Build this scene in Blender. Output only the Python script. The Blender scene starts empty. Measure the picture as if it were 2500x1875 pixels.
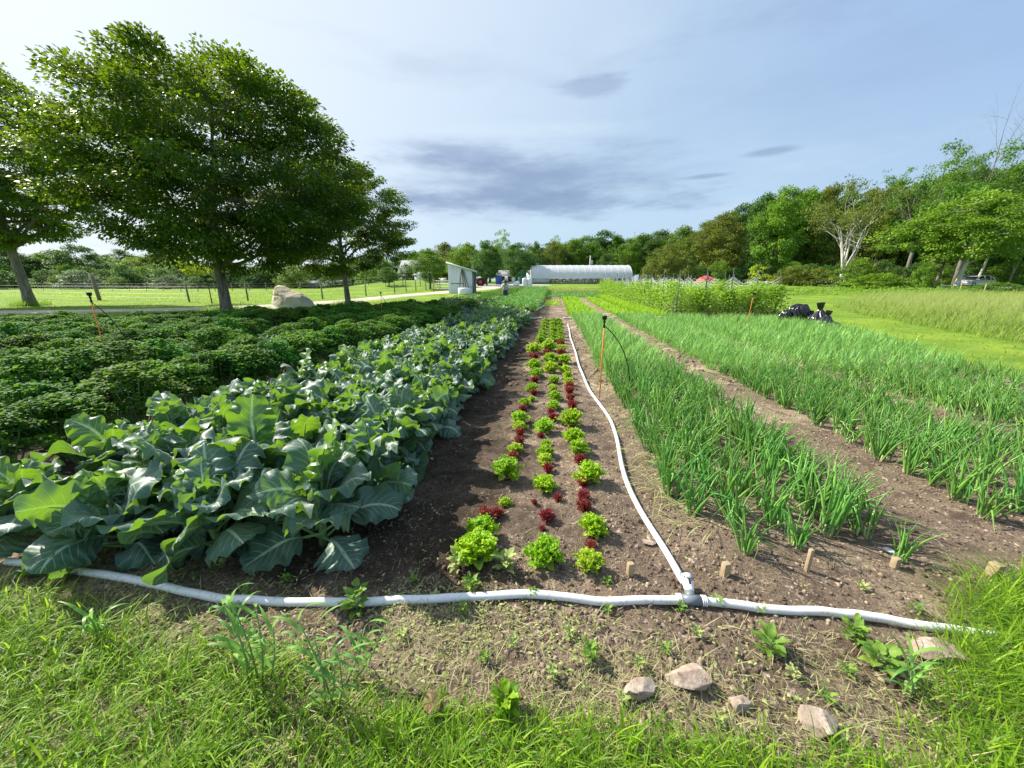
import bpy, math, random
import numpy as np
from mathutils import Vector

# ------------------------------------------------------------------ camera, world, sun, exposure
R = math.radians
sc = bpy.context.scene
CAM_H = 1.4
FPX = 900.0
PITCH = math.atan(244.5 / FPX)
YAW = R(6.37)
cam_d = bpy.data.cameras.new("camera")
cam = bpy.data.objects.new("camera", cam_d)
sc.collection.objects.link(cam)
sc.camera = cam
cam.location = (0, 0, CAM_H)
cam.rotation_euler = (math.pi / 2 - PITCH, 0, YAW)
cam_d.sensor_width = 36
cam_d.lens = 36 * FPX / 2500
cam_d.clip_start = 0.02
cam_d.clip_end = 3000

SUN_AZ, SUN_EL = R(-60) + YAW * -1, R(40)       # azimuth measured from +Y, negative = left
sun_dir = Vector((math.sin(SUN_AZ) * math.cos(SUN_EL), math.cos(SUN_AZ) * math.cos(SUN_EL), math.sin(SUN_EL)))
sl = bpy.data.lights.new("sun", 'SUN')
sl.energy = 5.0
sl.angle = R(0.6)
sl.color = (1.0, 0.93, 0.80)
so = bpy.data.objects.new("sun", sl)
sc.collection.objects.link(so)
so.rotation_euler = sun_dir.to_track_quat('Z', 'Y').to_euler()

world = bpy.data.worlds.new("World")
sc.world = world
world.use_nodes = True
wn = world.node_tree
wn.nodes.clear()


def N(nt, typ, **kw):
    n = nt.nodes.new(typ)
    for k, v in kw.items():
        if k.startswith('i_'):
            n.inputs[k[2:].replace('_', ' ')].default_value = v
        else:
            setattr(n, k, v)
    return n


def MATH(nt, op, a, b=None, c=None, clamp=False):
    n = nt.nodes.new('ShaderNodeMath')
    n.operation = op
    n.use_clamp = clamp
    for i, x in enumerate((a, b, c)):
        if x is None:
            continue
        if isinstance(x, (int, float)):
            n.inputs[i].default_value = x
        else:
            nt.links.new(x, n.inputs[i])
    return n.outputs[0]


def MIX(nt, fac, a, b, blend='MIX'):
    n = nt.nodes.new('ShaderNodeMix')
    n.data_type = 'RGBA'
    n.blend_type = blend
    for s, x in ((0, fac), (6, a), (7, b)):
        if isinstance(x, (int, float)):
            n.inputs[s].default_value = x
        elif isinstance(x, tuple):
            n.inputs[s].default_value = (x[0], x[1], x[2], 1)
        else:
            nt.links.new(x, n.inputs[s])
    return n.outputs[2]


def RAMP(nt, x, lo, hi, smooth=True):
    n = nt.nodes.new('ShaderNodeMapRange')
    n.interpolation_type = 'SMOOTHSTEP' if smooth else 'LINEAR'
    nt.links.new(x, n.inputs[0])
    n.inputs[1].default_value = lo
    n.inputs[2].default_value = hi
    return n.outputs[0]


def NOISE(nt, vec, scale, detail=4, rough=0.55, w=None):
    n = nt.nodes.new('ShaderNodeTexNoise')
    n.inputs['Scale'].default_value = scale
    n.inputs['Detail'].default_value = detail
    n.inputs['Roughness'].default_value = rough
    if vec is not None:
        nt.links.new(vec, n.inputs['Vector'])
    return n.outputs[0]


def build_world():
    nt = wn
    sky = N(nt, 'ShaderNodeTexSky', sky_type='NISHITA', sun_disc=False)
    sky.sun_elevation = SUN_EL
    sky.sun_rotation = SUN_AZ
    sky.air_density = 1.0
    sky.dust_density = 1.5
    S = 0.10
    tc = N(nt, 'ShaderNodeTexCoord')
    nrm = N(nt, 'ShaderNodeVectorMath', operation='NORMALIZE')
    nt.links.new(tc.outputs['Generated'], nrm.inputs[0])
    sep = N(nt, 'ShaderNodeSeparateXYZ')
    nt.links.new(nrm.outputs[0], sep.inputs[0])
    x, y, z = sep.outputs
    el = MATH(nt, 'ARCSINE', z)
    az = MATH(nt, 'ARCTAN2', x, y)
    # stretched coordinates on a high cloud layer
    comb = N(nt, 'ShaderNodeCombineXYZ')
    zc = MATH(nt, 'MAXIMUM', MATH(nt, 'ADD', z, 0.10), 0.06)
    nt.links.new(MATH(nt, 'DIVIDE', x, zc), comb.inputs[0])
    nt.links.new(MATH(nt, 'DIVIDE', y, zc), comb.inputs[1])
    cv = comb.outputs[0]
    n1 = NOISE(nt, cv, 0.35, 6, 0.55)
    n2 = NOISE(nt, cv, 0.9, 7, 0.6)
    # glow of the thin cloud around the sun side
    dot = N(nt, 'ShaderNodeVectorMath', operation='DOT_PRODUCT')
    nt.links.new(nrm.outputs[0], dot.inputs[0])
    dot.inputs[1].default_value = sun_dir
    glow = RAMP(nt, dot.outputs['Value'], 0.30, 1.02)
    hor = RAMP(nt, MATH(nt, 'MULTIPLY', el, -1.0), -0.45, -0.02)   # 1 at the horizon
    right = RAMP(nt, az, -0.1, 1.0)
    k = 1 / S
    veil = MIX(nt, n1, (.255 * k, .350 * k, .475 * k), (.340 * k, .432 * k, .525 * k))
    veil = MIX(nt, MATH(nt, 'MULTIPLY', right, 0.75), veil, (.17 * k, .265 * k, .455 * k))
    veil = MIX(nt, MATH(nt, 'MULTIPLY', hor, 0.55), veil, (.33 * k, .445 * k, .53 * k))
    veil = MIX(nt, MATH(nt, 'MULTIPLY', glow, .68), veil, (.56 * k, .59 * k, .62 * k))
    skyc = MIX(nt, 0.9, sky.outputs[0], veil)
    # streaks
    st = MATH(nt, 'MULTIPLY', RAMP(nt, n2, 0.48, 0.72), 0.35)
    skyc = MIX(nt, st, skyc, (.40 * k, .47 * k, .53 * k))

    mp = N(nt, 'ShaderNodeCombineXYZ')
    nt.links.new(MATH(nt, 'MULTIPLY', az, 2.6), mp.inputs[0])
    nt.links.new(MATH(nt, 'MULTIPLY', el, 11.0), mp.inputs[1])
    cn = NOISE(nt, mp.outputs[0], 1.7, 7, 0.62)

    def blob(a0, e0, ra, re, soft=0.5, amt=1.0, nz=1.0):
        dx = MATH(nt, 'DIVIDE', MATH(nt, 'SUBTRACT', az, a0), ra)
        dy = MATH(nt, 'DIVIDE', MATH(nt, 'SUBTRACT', el, e0), re)
        d = MATH(nt, 'SQRT', MATH(nt, 'ADD', MATH(nt, 'MULTIPLY', dx, dx), MATH(nt, 'MULTIPLY', dy, dy)))
        d = MATH(nt, 'ADD', MATH(nt, 'SUBTRACT', 1.0, d), MATH(nt, 'MULTIPLY', MATH(nt, 'SUBTRACT', cn, 0.5), 3.0 * nz))
        return MATH(nt, 'MULTIPLY', RAMP(nt, d, 0.0, soft), amt)
    # (azimuth, elevation, radii) of the grey-lavender clouds
    cl = [(-0.06, 0.235, 0.46, 0.100, 1.0, 0.85, .50), (-0.22, 0.285, 0.30, 0.050, 1.0, 0.55, .6), (-0.1, .19, .55, .05, 1.2, .4, .6), (0.5, .35, .6, .10, 1.6, .22, .8), (-.2, .44, .5, .05, 1.5, .22, .9),
          (0.02, 0.19, 0.36, 0.04, 1.0, 0.55, .9), (0.075, 0.405, 0.10, 0.024, 0.8, 0.45, .8),
          (-0.30, 0.19, 0.25, 0.02, 0.9, 0.45, .8), (-0.33, 0.275, 0.16, 0.02, 0.9, 0.35, .8),
          (0.44, 0.255, 0.065, 0.010, 0.7, 0.6, .45), (0.33, 0.225, 0.06, 0.006, 0.7, 0.55, .35),
          (0.62, 0.46, 0.5, 0.06, 1.3, 0.3, 1.0)]
    for c in cl:
        f = blob(*c)
        skyc = MIX(nt, f, skyc, (.150 * k, .210 * k, .325 * k))
    hl = blob(-0.1, 0.335, 0.4, 0.02, 0.9, 0.30, 1.0)
    skyc = MIX(nt, hl, skyc, (.42 * k, .50 * k, .56 * k))
    bg = N(nt, 'ShaderNodeBackground')
    bg.inputs[1].default_value = S
    nt.links.new(skyc, bg.inputs[0])
    out = N(nt, 'ShaderNodeOutputWorld')
    nt.links.new(bg.outputs[0], out.inputs[0])


build_world()
sc.view_settings.view_transform = 'Standard'
sc.view_settings.look = 'None'
sc.view_settings.exposure = 0.85
sc.view_settings.gamma = 1.0
sc.cycles.max_bounces = 6
sc.cycles.diffuse_bounces = 3
sc.cycles.transmission_bounces = 4
sc.cycles.glossy_bounces = 2

# ------------------------------------------------------------------ helpers
rng = np.random.default_rng(7)
random.seed(7)
COL = sc.collection
FWD = np.array([-math.sin(YAW), math.cos(YAW)])
RGT = np.array([math.cos(YAW), math.sin(YAW)])


def sstep(t):
    t = np.clip(t, 0, 1)
    return t * t * (3 - 2 * t)


def _h(ix, iy, s):
    n = (ix * 374761393 + iy * 668265263 + s * 974634777) & 0x7fffffff
    n = ((n ^ (n >> 13)) * 1274126177) & 0x7fffffff
    return ((n ^ (n >> 16)) & 0xffff) / 65535.0


def vnoise(x, y, s=0):
    x = np.asarray(x, float); y = np.asarray(y, float)
    ix = np.floor(x).astype(np.int64); iy = np.floor(y).astype(np.int64)
    fx = x - ix; fy = y - iy
    fx = fx * fx * (3 - 2 * fx); fy = fy * fy * (3 - 2 * fy)
    a = _h(ix, iy, s); b = _h(ix + 1, iy, s); c = _h(ix, iy + 1, s); d = _h(ix + 1, iy + 1, s)
    return (a * (1 - fx) + b * fx) * (1 - fy) + (c * (1 - fx) + d * fx) * fy


def fbm(x, y, s=0, o=4):
    r = 0; a = 0.5
    for i in range(o):
        r = r + a * vnoise(np.asarray(x) * 2 ** i, np.asarray(y) * 2 ** i, s + i)
        a *= 0.5
    return r


def T(x, y):
    """terrain height"""
    x = np.asarray(x, float); y = np.asarray(y, float)
    f = x * FWD[0] + y * FWD[1]
    l = x * RGT[0] + y * RGT[1]
    lf_ = 1 - .62 * sstep((-l - 12) / 22)
    z = 1.35 * sstep((f - 22) / 52) * lf_ + 0.012 * np.maximum(f - 70, 0) * lf_
    z = z + 0.25 * (fbm(x / 14, y / 14, 3, 2) - .37) * sstep((f - 18) / 20)
    z = z + 0.9 * np.exp(-(((l + 19) / 9) ** 2 + ((f - 66) / 8) ** 2))
    return z


def ray(u, v):
    d = np.array([u - 1250, (937.5 - v) * math.sin(PITCH) + FPX * math.cos(PITCH),
                  (937.5 - v) * math.cos(PITCH) - FPX * math.sin(PITCH)])
    c, s = math.cos(YAW), math.sin(YAW)
    return np.array([c * d[0] - s * d[1], s * d[0] + c * d[1], d[2]]) / d[1]


def at(u, v, h=0.0):
    """ground point (plus height h) seen where the photograph shows pixel u, v"""
    d = ray(u, v)
    t = 0.3
    while t < 160:
        p = d * t
        if CAM_H + p[2] <= T(p[0], p[1]) + h:
            break
        t += 0.01 + t * 0.002
    p = d * t
    return np.array([p[0], p[1], float(T(p[0], p[1]))])


def W(u, F):
    l = F * (u - 1250) / 932.6
    p = RGT * l + FWD * F
    return np.array([p[0], p[1], float(T(p[0], p[1]))])


def zat(v, F):
    """height seen at row v at forward distance F"""
    return CAM_H + F * math.tan(math.atan((937.5 - v) / FPX) - PITCH)


def mesh_obj(name, V, Q=None, Tr=None, mat=None, lf=None, parent=None, smooth=False, loc=None):
    V = np.asarray(V, np.float32).reshape(-1, 3)
    me = bpy.data.meshes.new(name)
    loops = []; starts = []; n = 0
    if Q is not None and len(Q):
        Q = np.asarray(Q, np.int32).reshape(-1, 4)
        loops.append(Q.ravel()); starts.append(np.arange(len(Q)) * 4); n = len(Q) * 4
    if Tr is not None and len(Tr):
        Tr = np.asarray(Tr, np.int32).reshape(-1, 3)
        loops.append(Tr.ravel()); starts.append(n + np.arange(len(Tr)) * 3)
    loops = np.concatenate(loops).astype(np.int32); starts = np.concatenate(starts).astype(np.int32)
    me.vertices.add(len(V)); me.vertices.foreach_set('co', V.ravel())
    me.loops.add(len(loops)); me.loops.foreach_set('vertex_index', loops)
    me.polygons.add(len(starts)); me.polygons.foreach_set('loop_start', starts)
    if lf is not None:
        a = me.attributes.new('lf', 'FLOAT_VECTOR', 'POINT')
        a.data.foreach_set('vector', np.asarray(lf, np.float32).ravel())
    me.update(calc_edges=True)
    me.validate()
    if smooth:
        me.polygons.foreach_set('use_smooth', np.ones(len(me.polygons), bool))
    if mat:
        me.materials.append(mat)
    o = bpy.data.objects.new(name, me)
    COL.objects.link(o)
    if parent is not None:
        o.parent = parent
    if loc is not None:
        o.location = loc
    return o


class MB:
    def __init__(s):
        s.V = []; s.Q = []; s.T = []; s.L = []; s.n = 0

    def add(s, V, Q=None, Tr=None, lf=None):
        V = np.asarray(V, float).reshape(-1, 3)
        if Q is not None and len(Q): s.Q.append(np.asarray(Q).reshape(-1, 4) + s.n)
        if Tr is not None and len(Tr): s.T.append(np.asarray(Tr).reshape(-1, 3) + s.n)
        s.L.append(np.zeros((len(V), 3)) if lf is None else np.asarray(lf).reshape(-1, 3))
        s.V.append(V); s.n += len(V)
        return s

    def build(s, name, mat, parent=None, smooth=False, loc=None):
        return mesh_obj(name, np.concatenate(s.V), np.concatenate(s.Q) if s.Q else None,
                        np.concatenate(s.T) if s.T else None, mat, np.concatenate(s.L), parent, smooth, loc)

    def box(s, c, d, rz=0, ry=0, rx=0):
        x, y, z = (np.array(d) / 2)
        V = np.array([[i, j, k] for i in (-x, x) for j in (-y, y) for k in (-z, z)])
        V = V @ rotm(rx, ry, rz).T + np.array(c)
        return s.add(V, [(0, 1, 3, 2), (4, 6, 7, 5), (0, 4, 5, 1), (2, 3, 7, 6), (0, 2, 6, 4), (1, 5, 7, 3)])

    def tube(s, P, r, k=6, cap=True, lf=None):
        P = np.asarray(P, float); n = len(P)
        r = np.broadcast_to(np.asarray(r, float), (n,))
        tn = np.gradient(P, axis=0); tn /= np.linalg.norm(tn, axis=1)[:, None] + 1e-9
        ref = np.where(np.abs(tn[:, 2:3]) > .9, np.array([[1., 0, 0]]), np.array([[0, 0, 1.]]))
        a = np.cross(tn, ref); a /= np.linalg.norm(a, axis=1)[:, None] + 1e-9
        b = np.cross(tn, a)
        th = np.arange(k) / k * 2 * np.pi
        V = P[:, None] + r[:, None, None] * (a[:, None] * np.cos(th)[None, :, None] + b[:, None] * np.sin(th)[None, :, None])
        i = np.arange(n - 1)[:, None] * k; j = np.arange(k)[None]; j2 = (j + 1) % k
        Q = np.stack([i + j, i + j2, i + k + j2, i + k + j], -1).reshape(-1, 4)
        Tr = []
        V = V.reshape(-1, 3)
        if cap:
            m = len(V)
            V = np.vstack([V, P[0], P[-1]])
            for q in range(k):
                Tr.append((m, (q + 1) % k, q)); Tr.append((m + 1, (n - 1) * k + q, (n - 1) * k + (q + 1) % k))
        L = None
        if lf is not None:
            L = np.tile(np.array(lf, float), (len(V), 1))
        return s.add(V, Q, Tr, L)

    def lathe(s, prof, k=16, c=(0, 0, 0), rot=None):
        prof = np.array(prof, float)
        th = np.arange(k) / k * 2 * np.pi
        V = np.stack([prof[:, 0:1] * np.cos(th), prof[:, 0:1] * np.sin(th), np.repeat(prof[:, 1:2], k, 1)], -1).reshape(-1, 3)
        if rot is not None: V = V @ rot.T
        n = len(prof)
        i = np.arange(n - 1)[:, None] * k; j = np.arange(k)[None]; j2 = (j + 1) % k
        Q = np.stack([i + j, i + j2, i + k + j2, i + k + j], -1).reshape(-1, 4)
        return s.add(V + np.array(c), Q)


def rotm(rx, ry, rz):
    cx, sx, cy, sy, cz, sz = math.cos(rx), math.sin(rx), math.cos(ry), math.sin(ry), math.cos(rz), math.sin(rz)
    X = np.array([[1, 0, 0], [0, cx, -sx], [0, sx, cx]]); Y = np.array([[cy, 0, sy], [0, 1, 0], [-sy, 0, cy]])
    Z = np.array([[cz, -sz, 0], [sz, cz, 0], [0, 0, 1]])
    return Z @ Y @ X


def tag(o, label=None, cat=None, group=None, kind=None):
    if label: o['label'] = label
    if cat: o['category'] = cat
    if group: o['group'] = group
    if kind: o['kind'] = kind
    return o


def thing(name, label, cat, loc=(0, 0, 0), rz=0, group=None):
    o = bpy.data.objects.new(name, None)
    o.empty_display_size = .1
    COL.objects.link(o)
    o.location = loc; o.rotation_euler = (0, 0, rz)
    return tag(o, label, cat, group)


def dup(root, loc, rz=0, scale=1.0, label=None, group=None, tilt=(0, 0)):
    c = root.copy(); COL.objects.link(c)
    c.location = loc; c.rotation_euler = (tilt[0], tilt[1], rz)
    c.scale = (scale, scale, scale) if np.isscalar(scale) else scale
    if label: c['label'] = label
    if group: c['group'] = group
    for ch in root.children:
        d = ch.copy(); COL.objects.link(d); d.parent = c
        for g in ch.children:
            e = g.copy(); COL.objects.link(e); e.parent = d
    return c


# ------------------------------------------------------------------ materials
def mat_new(name):
    m = bpy.data.materials.new(name)
    m.use_nodes = True
    m.node_tree.nodes.clear()
    return m, m.node_tree


def finish(nt, sh):
    o = N(nt, 'ShaderNodeOutputMaterial')
    nt.links.new(sh, o.inputs[0])


def bump(nt, h, strength, dist):
    b = N(nt, 'ShaderNodeBump')
    b.inputs['Strength'].default_value = strength
    b.inputs['Distance'].default_value = dist
    nt.links.new(h, b.inputs['Height'])
    return b.outputs[0]


def simple(name, col, rough=0.6, metal=0.0, var=0.15, nscale=6.0, spec=0.4, bmp=0.0, dirt=None):
    m, nt = mat_new(name)
    tc = N(nt, 'ShaderNodeTexCoord')
    n = NOISE(nt, tc.outputs['Object'], nscale, 5, .6)
    a = tuple(c * (1 - var) for c in col); b = tuple(min(1, c * (1 + var)) for c in col)
    c = MIX(nt, n, a, b)
    if dirt:
        n2 = NOISE(nt, tc.outputs['Object'], nscale * 2.3, 6, .7)
        c = MIX(nt, MATH(nt, 'MULTIPLY', RAMP(nt, n2, .52, .72), .8), c, dirt)
    p = N(nt, 'ShaderNodeBsdfPrincipled')
    nt.links.new(c, p.inputs['Base Color'])
    p.inputs['Roughness'].default_value = rough
    p.inputs['Metallic'].default_value = metal
    p.inputs['Specular IOR Level'].default_value = spec
    if bmp:
        nt.links.new(bump(nt, n, bmp, .02), p.inputs['Normal'])
    finish(nt, p.outputs[0])
    return m


def leafmat(name, cA, cB, trans, tf=0.35, rough=0.5, spec=0.3, base=None, tip=None, veins=None, objvar=0.0, alt=None, sheen=None, spot=0.0):
    """cA..cB by lf.z; lf.x runs from base to tip, lf.y across (-1..1)"""
    m, nt = mat_new(name)
    at_ = N(nt, 'ShaderNodeAttribute', attribute_name='lf')
    sep = N(nt, 'ShaderNodeSeparateXYZ')
    nt.links.new(at_.outputs['Vector'], sep.inputs[0])
    u, v, r = sep.outputs
    c = MIX(nt, r, cA, cB)
    if alt:      # a share of leaves with another colour
        c = MIX(nt, RAMP(nt, r, alt[1], min(1, alt[1] + .08)), c, alt[0])
    if objvar:
        oi = N(nt, 'ShaderNodeObjectInfo')
        hs = N(nt, 'ShaderNodeHueSaturation')
        nt.links.new(c, hs.inputs['Color'])
        nt.links.new(MATH(nt, 'ADD', 1 - objvar, MATH(nt, 'MULTIPLY', oi.outputs['Random'], 2 * objvar)), hs.inputs['Value'])
        rr = MATH(nt, 'FRACT', MATH(nt, 'MULTIPLY', oi.outputs['Random'], 7.31))
        nt.links.new(MATH(nt, 'ADD', 0.5 - objvar * .10, MATH(nt, 'MULTIPLY', rr, objvar * .20)), hs.inputs['Hue'])
        c = hs.outputs[0]
    if spot:
        tc = N(nt, 'ShaderNodeTexCoord')
        n = NOISE(nt, tc.outputs['Object'], spot, 3, .6)
        c = MIX(nt, n, c, (cA[0] * .6, cA[1] * .6, cA[2] * .6))
    if base:
        c = MIX(nt, RAMP(nt, u, base[1], base[2]), base[0], c)
    if tip:
        c = MIX(nt, RAMP(nt, u, tip[1], tip[2]), c, tip[0])
    vf = None
    if veins:
        av = MATH(nt, 'ABSOLUTE', v)
        mid = MATH(nt, 'SUBTRACT', 1.0, RAMP(nt, av, 0.035, 0.085))
        ph = MATH(nt, 'FRACT', MATH(nt, 'SUBTRACT', MATH(nt, 'MULTIPLY', u, 8.0), MATH(nt, 'MULTIPLY', av, 2.4)))
        d = MATH(nt, 'ABSOLUTE', MATH(nt, 'SUBTRACT', ph, 0.5))
        side = MATH(nt, 'MULTIPLY', RAMP(nt, d, 0.425, 0.48), MATH(nt, 'SUBTRACT', 1.0, RAMP(nt, av, .3, .95)))
        vf = MATH(nt, 'MAXIMUM', mid, MATH(nt, 'MULTIPLY', side, 0.75))
        c = MIX(nt, vf, c, veins)
    p = N(nt, 'ShaderNodeBsdfPrincipled')
    nt.links.new(c, p.inputs['Base Color'])
    p.inputs['Roughness'].default_value = rough
    p.inputs['Specular IOR Level'].default_value = spec
    if sheen:
        p.inputs['Sheen Weight'].default_value = sheen
        p.inputs['Sheen Roughness'].default_value = .5
    t = N(nt, 'ShaderNodeBsdfTranslucent')
    tcol = MIX(nt, r, (trans[0] * .75, trans[1] * .8, trans[2]), trans)
    if vf is not None:
        tcol = MIX(nt, MATH(nt, 'MULTIPLY', vf, .6), tcol, (trans[0] * 1.2, trans[1] * 1.1, trans[2] * 2))
    if base:
        tcol = MIX(nt, RAMP(nt, u, base[1], base[2]), base[0], tcol)
    nt.links.new(tcol, t.inputs['Color'])
    if vf is not None:
        ph2 = MATH(nt, 'MULTIPLY', d, 2.0)
        tc2 = N(nt, 'ShaderNodeTexCoord')
        nn = NOISE(nt, tc2.outputs['Object'], 38, 3, .6)
        h = MATH(nt, 'ADD', MATH(nt, 'MULTIPLY', vf, -1.0), MATH(nt, 'MULTIPLY', nn, .8))
        nb = bump(nt, h, .55, .004)
        nt.links.new(nb, p.inputs['Normal'])
    ms = N(nt, 'ShaderNodeMixShader')
    ms.inputs[0].default_value = tf
    nt.links.new(p.outputs[0], ms.inputs[1]); nt.links.new(t.outputs[0], ms.inputs[2])
    finish(nt, ms.outputs[0])
    return m


def bark(name, a, b, scale=8):
    m, nt = mat_new(name)
    tc = N(nt, 'ShaderNodeTexCoord')
    mp = N(nt, 'ShaderNodeMapping'); mp.inputs['Scale'].default_value = (1, 1, .22)
    nt.links.new(tc.outputs['Object'], mp.inputs[0])
    n = NOISE(nt, mp.outputs[0], scale, 7, .7)
    c = MIX(nt, RAMP(nt, n, .35, .65), a, b)
    p = N(nt, 'ShaderNodeBsdfPrincipled')
    nt.links.new(c, p.inputs['Base Color']); p.inputs['Roughness'].default_value = .9
    nt.links.new(bump(nt, n, .9, .03), p.inputs['Normal'])
    finish(nt, p.outputs[0])
    return m


def groundmat(name, layers, rough=.95, bmp=(.5, .03), bscale=30, dry=None):
    """layers: list of (colour, scale, lo, hi)"""
    m, nt = mat_new(name)
    g = N(nt, 'ShaderNodeNewGeometry')
    pos = g.outputs['Position']
    c = None
    for col, s, lo, hi in layers:
        if c is None:
            c = MIX(nt, 1.0, col, col)
        else:
            n = NOISE(nt, pos, s, 6, .65)
            c = MIX(nt, RAMP(nt, n, lo, hi), c, col)
    if dry:      # drier, paler earth east of the lettuces and on the headland
        sx = N(nt, 'ShaderNodeSeparateXYZ'); nt.links.new(pos, sx.inputs[0])
        wob = MATH(nt, 'MULTIPLY', MATH(nt, 'SUBTRACT', NOISE(nt, pos, 3.0, 5, .6), .5), 1.6)
        fx_ = RAMP(nt, MATH(nt, 'ADD', sx.outputs[0], wob), -.75, .15)
        fy_ = RAMP(nt, MATH(nt, 'ADD', MATH(nt, 'MULTIPLY', sx.outputs[1], -1.0), wob), -1.7, -1.1)
        hs = N(nt, 'ShaderNodeHueSaturation'); hs.inputs['Value'].default_value = dry; hs.inputs['Saturation'].default_value = .92
        nt.links.new(c, hs.inputs['Color'])
        c = MIX(nt, MATH(nt, 'MAXIMUM', fx_, fy_), c, hs.outputs[0])
    p = N(nt, 'ShaderNodeBsdfPrincipled')
    nt.links.new(c, p.inputs['Base Color']); p.inputs['Roughness'].default_value = rough
    p.inputs['Specular IOR Level'].default_value = .15
    n = NOISE(nt, pos, bscale, 8, .7)
    nt.links.new(bump(nt, n, bmp[0], bmp[1]), p.inputs['Normal'])
    finish(nt, p.outputs[0])
    return m


M = {}
M['grassland'] = groundmat('grassland', [((.13, .23, .025), 1, 0, 1), ((.23, .33, .035), .35, .4, .65), ((.09, .18, .025), 1.1, .52, .72),
                                         ((.30, .34, .08), 5, .55, .8)], bmp=(.8, .08), bscale=9)
M['soil'] = groundmat('soil', [((.066, .048, .033), 1, 0, 1), ((.16, .122, .082), 1.1, .45, .68), ((.040, .027, .020), 4.5, .48, .66),
                               ((.24, .185, .135), 26, .56, .72), ((.035, .024, .018), 70, .50, .64)], bmp=(1.0, .03), bscale=60, dry=3.4)
M['clod'] = groundmat('clod', [((.10, .072, .050), 1, 0, 1), ((.28, .21, .15), 12, .46, .62), ((.045, .03, .022), 5, .48, .66)], bmp=(.8, .006), bscale=140, dry=1.55)
M['track'] = groundmat('track_dirt', [((.48, .43, .35), 1, 0, 1), ((.33, .28, .20), 1.4, .5, .7), ((.24, .32, .07), .8, .60, .70), ((.58, .54, .47), 9, .5, .7)], bmp=(.6, .03), bscale=20)
M['gravel'] = groundmat('gravel', [((.42, .39, .35), 1, 0, 1), ((.30, .27, .23), .9, .45, .7)], bmp=(.4, .03), bscale=18)
M['asphalt'] = groundmat('asphalt', [((.16, .155, .15), 1, 0, 1), ((.10, .10, .10), 1.2, .45, .7)], bmp=(.3, .01), bscale=40)

M['grass'] = leafmat('grass_blade', (.075, .18, .018), (.19, .33, .03), (.38, .62, .05), .42, .5, .3, base=((.24, .26, .10), -.05, .35), alt=((.36, .34, .14), .93))
M['lush'] = leafmat('lush_grass', (.045, .14, .008), (.28, .44, .02), (.48, .74, .04), .38, .5, .25, base=((.20, .26, .07), -.05, .3))
M['meadow'] = leafmat('meadow_grass', (.10, .20, .025), (.27, .35, .06), (.5, .64, .10), .40, .6, .2, tip=((.40, .38, .17), .55, 1.0))
M['lawn'] = leafmat('lawn_grass', (.13, .26, .015), (.30, .42, .03), (.55, .75, .06), .40, .6, .2)
M['straw'] = leafmat('dry_straw', (.20, .19, .08), (.52, .48, .26), (.5, .45, .25), .15, .8, .2)
M['litter'] = leafmat('leaf_litter', (.20, .30, .06), (.46, .50, .20), (.45, .5, .18), .25, .8, .2)
M['weed'] = leafmat('weed_leaf', (.10, .22, .035), (.24, .38, .06), (.40, .60, .08), .38, .5, .3)
M['onion'] = leafmat('onion_leaf', (.070, .25, .045), (.31, .54, .12), (.44, .73, .13), .28, .38, .5, base=((.50, .55, .28), -.02, .16), objvar=.15)
M['onion_far'] = leafmat('onion_leaf_far', (.055, .24, .042), (.31, .57, .13), (.42, .72, .12), .32, .6, .5, objvar=0)
M['broccoli'] = leafmat('broccoli_leaf', (.050, .140, .090), (.200, .320, .265), (.30, .56, .02), .28, .45, .5, veins=(.46, .60, .40), alt=((.12, .30, .02), .80), objvar=.12, sheen=.3, spot=7.0)
M['stem'] = leafmat('cabbage_stem', (.16, .30, .10), (.24, .38, .16), (.3, .5, .1), .12, .5, .4)
M['kale'] = leafmat('kale_leaf', (.014, .075, .012), (.095, .245, .024), (.26, .54, .02), .25, .65, .16, objvar=.35)
M['dinokale'] = leafmat('dark_kale_leaf', (.06, .12, .10), (.11, .20, .16), (.2, .4, .1), .2, .45, .4)
M['purple'] = leafmat('purple_kale_leaf', (.03, .022, .03), (.06, .045, .05), (.15, .05, .08), .2, .45, .4)
M['collard'] = leafmat('collard_leaf', (.055, .13, .035), (.12, .22, .06), (.28, .46, .06), .3, .45, .4, veins=(.2, .3, .15), objvar=.2)
M['let_green'] = leafmat('green_lettuce_leaf', (.21, .42, .012), (.42, .60, .022), (.56, .84, .03), .38, .45, .35, base=((.55, .60, .30), .0, .45), objvar=.15)
M['let_lime'] = leafmat('lime_lettuce_leaf', (.32, .50, .02), (.50, .64, .04), (.65, .85, .06), .38, .45, .35, base=((.65, .68, .40), .0, .40), objvar=.1)
M['let_red'] = leafmat('red_lettuce_leaf', (.105, .011, .014), (.28, .034, .028), (.60, .06, .05), .30, .45, .4, base=((.35, .20, .10), .0, .35), objvar=.2)
M['frisee'] = leafmat('frilly_endive_leaf', (.16, .32, .02), (.32, .50, .03), (.5, .74, .05), .35, .5, .3, objvar=.15)
M['pea'] = leafmat('pea_leaf', (.13, .29, .025), (.30, .46, .04), (.48, .72, .06), .38, .5, .3)
M['crop_lime'] = leafmat('carrot_top', (.20, .40, .02), (.36, .54, .03), (.5, .8, .05), .4, .6, .2)
M['crop_green'] = leafmat('potato_leaf', (.07, .22, .04), (.17, .36, .06), (.3, .6, .08), .3, .5, .3)
M['maple'] = leafmat('maple_leaf', (.010, .045, .009), (.052, .140, .012), (.38, .58, .015), .23, .5, .35, alt=((.20, .30, .015), .92))
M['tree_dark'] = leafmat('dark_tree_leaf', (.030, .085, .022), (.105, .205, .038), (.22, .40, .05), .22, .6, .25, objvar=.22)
M['tree_mid'] = leafmat('green_tree_leaf', (.055, .145, .018), (.175, .310, .032), (.32, .52, .04), .25, .6, .25, objvar=.22)
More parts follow.
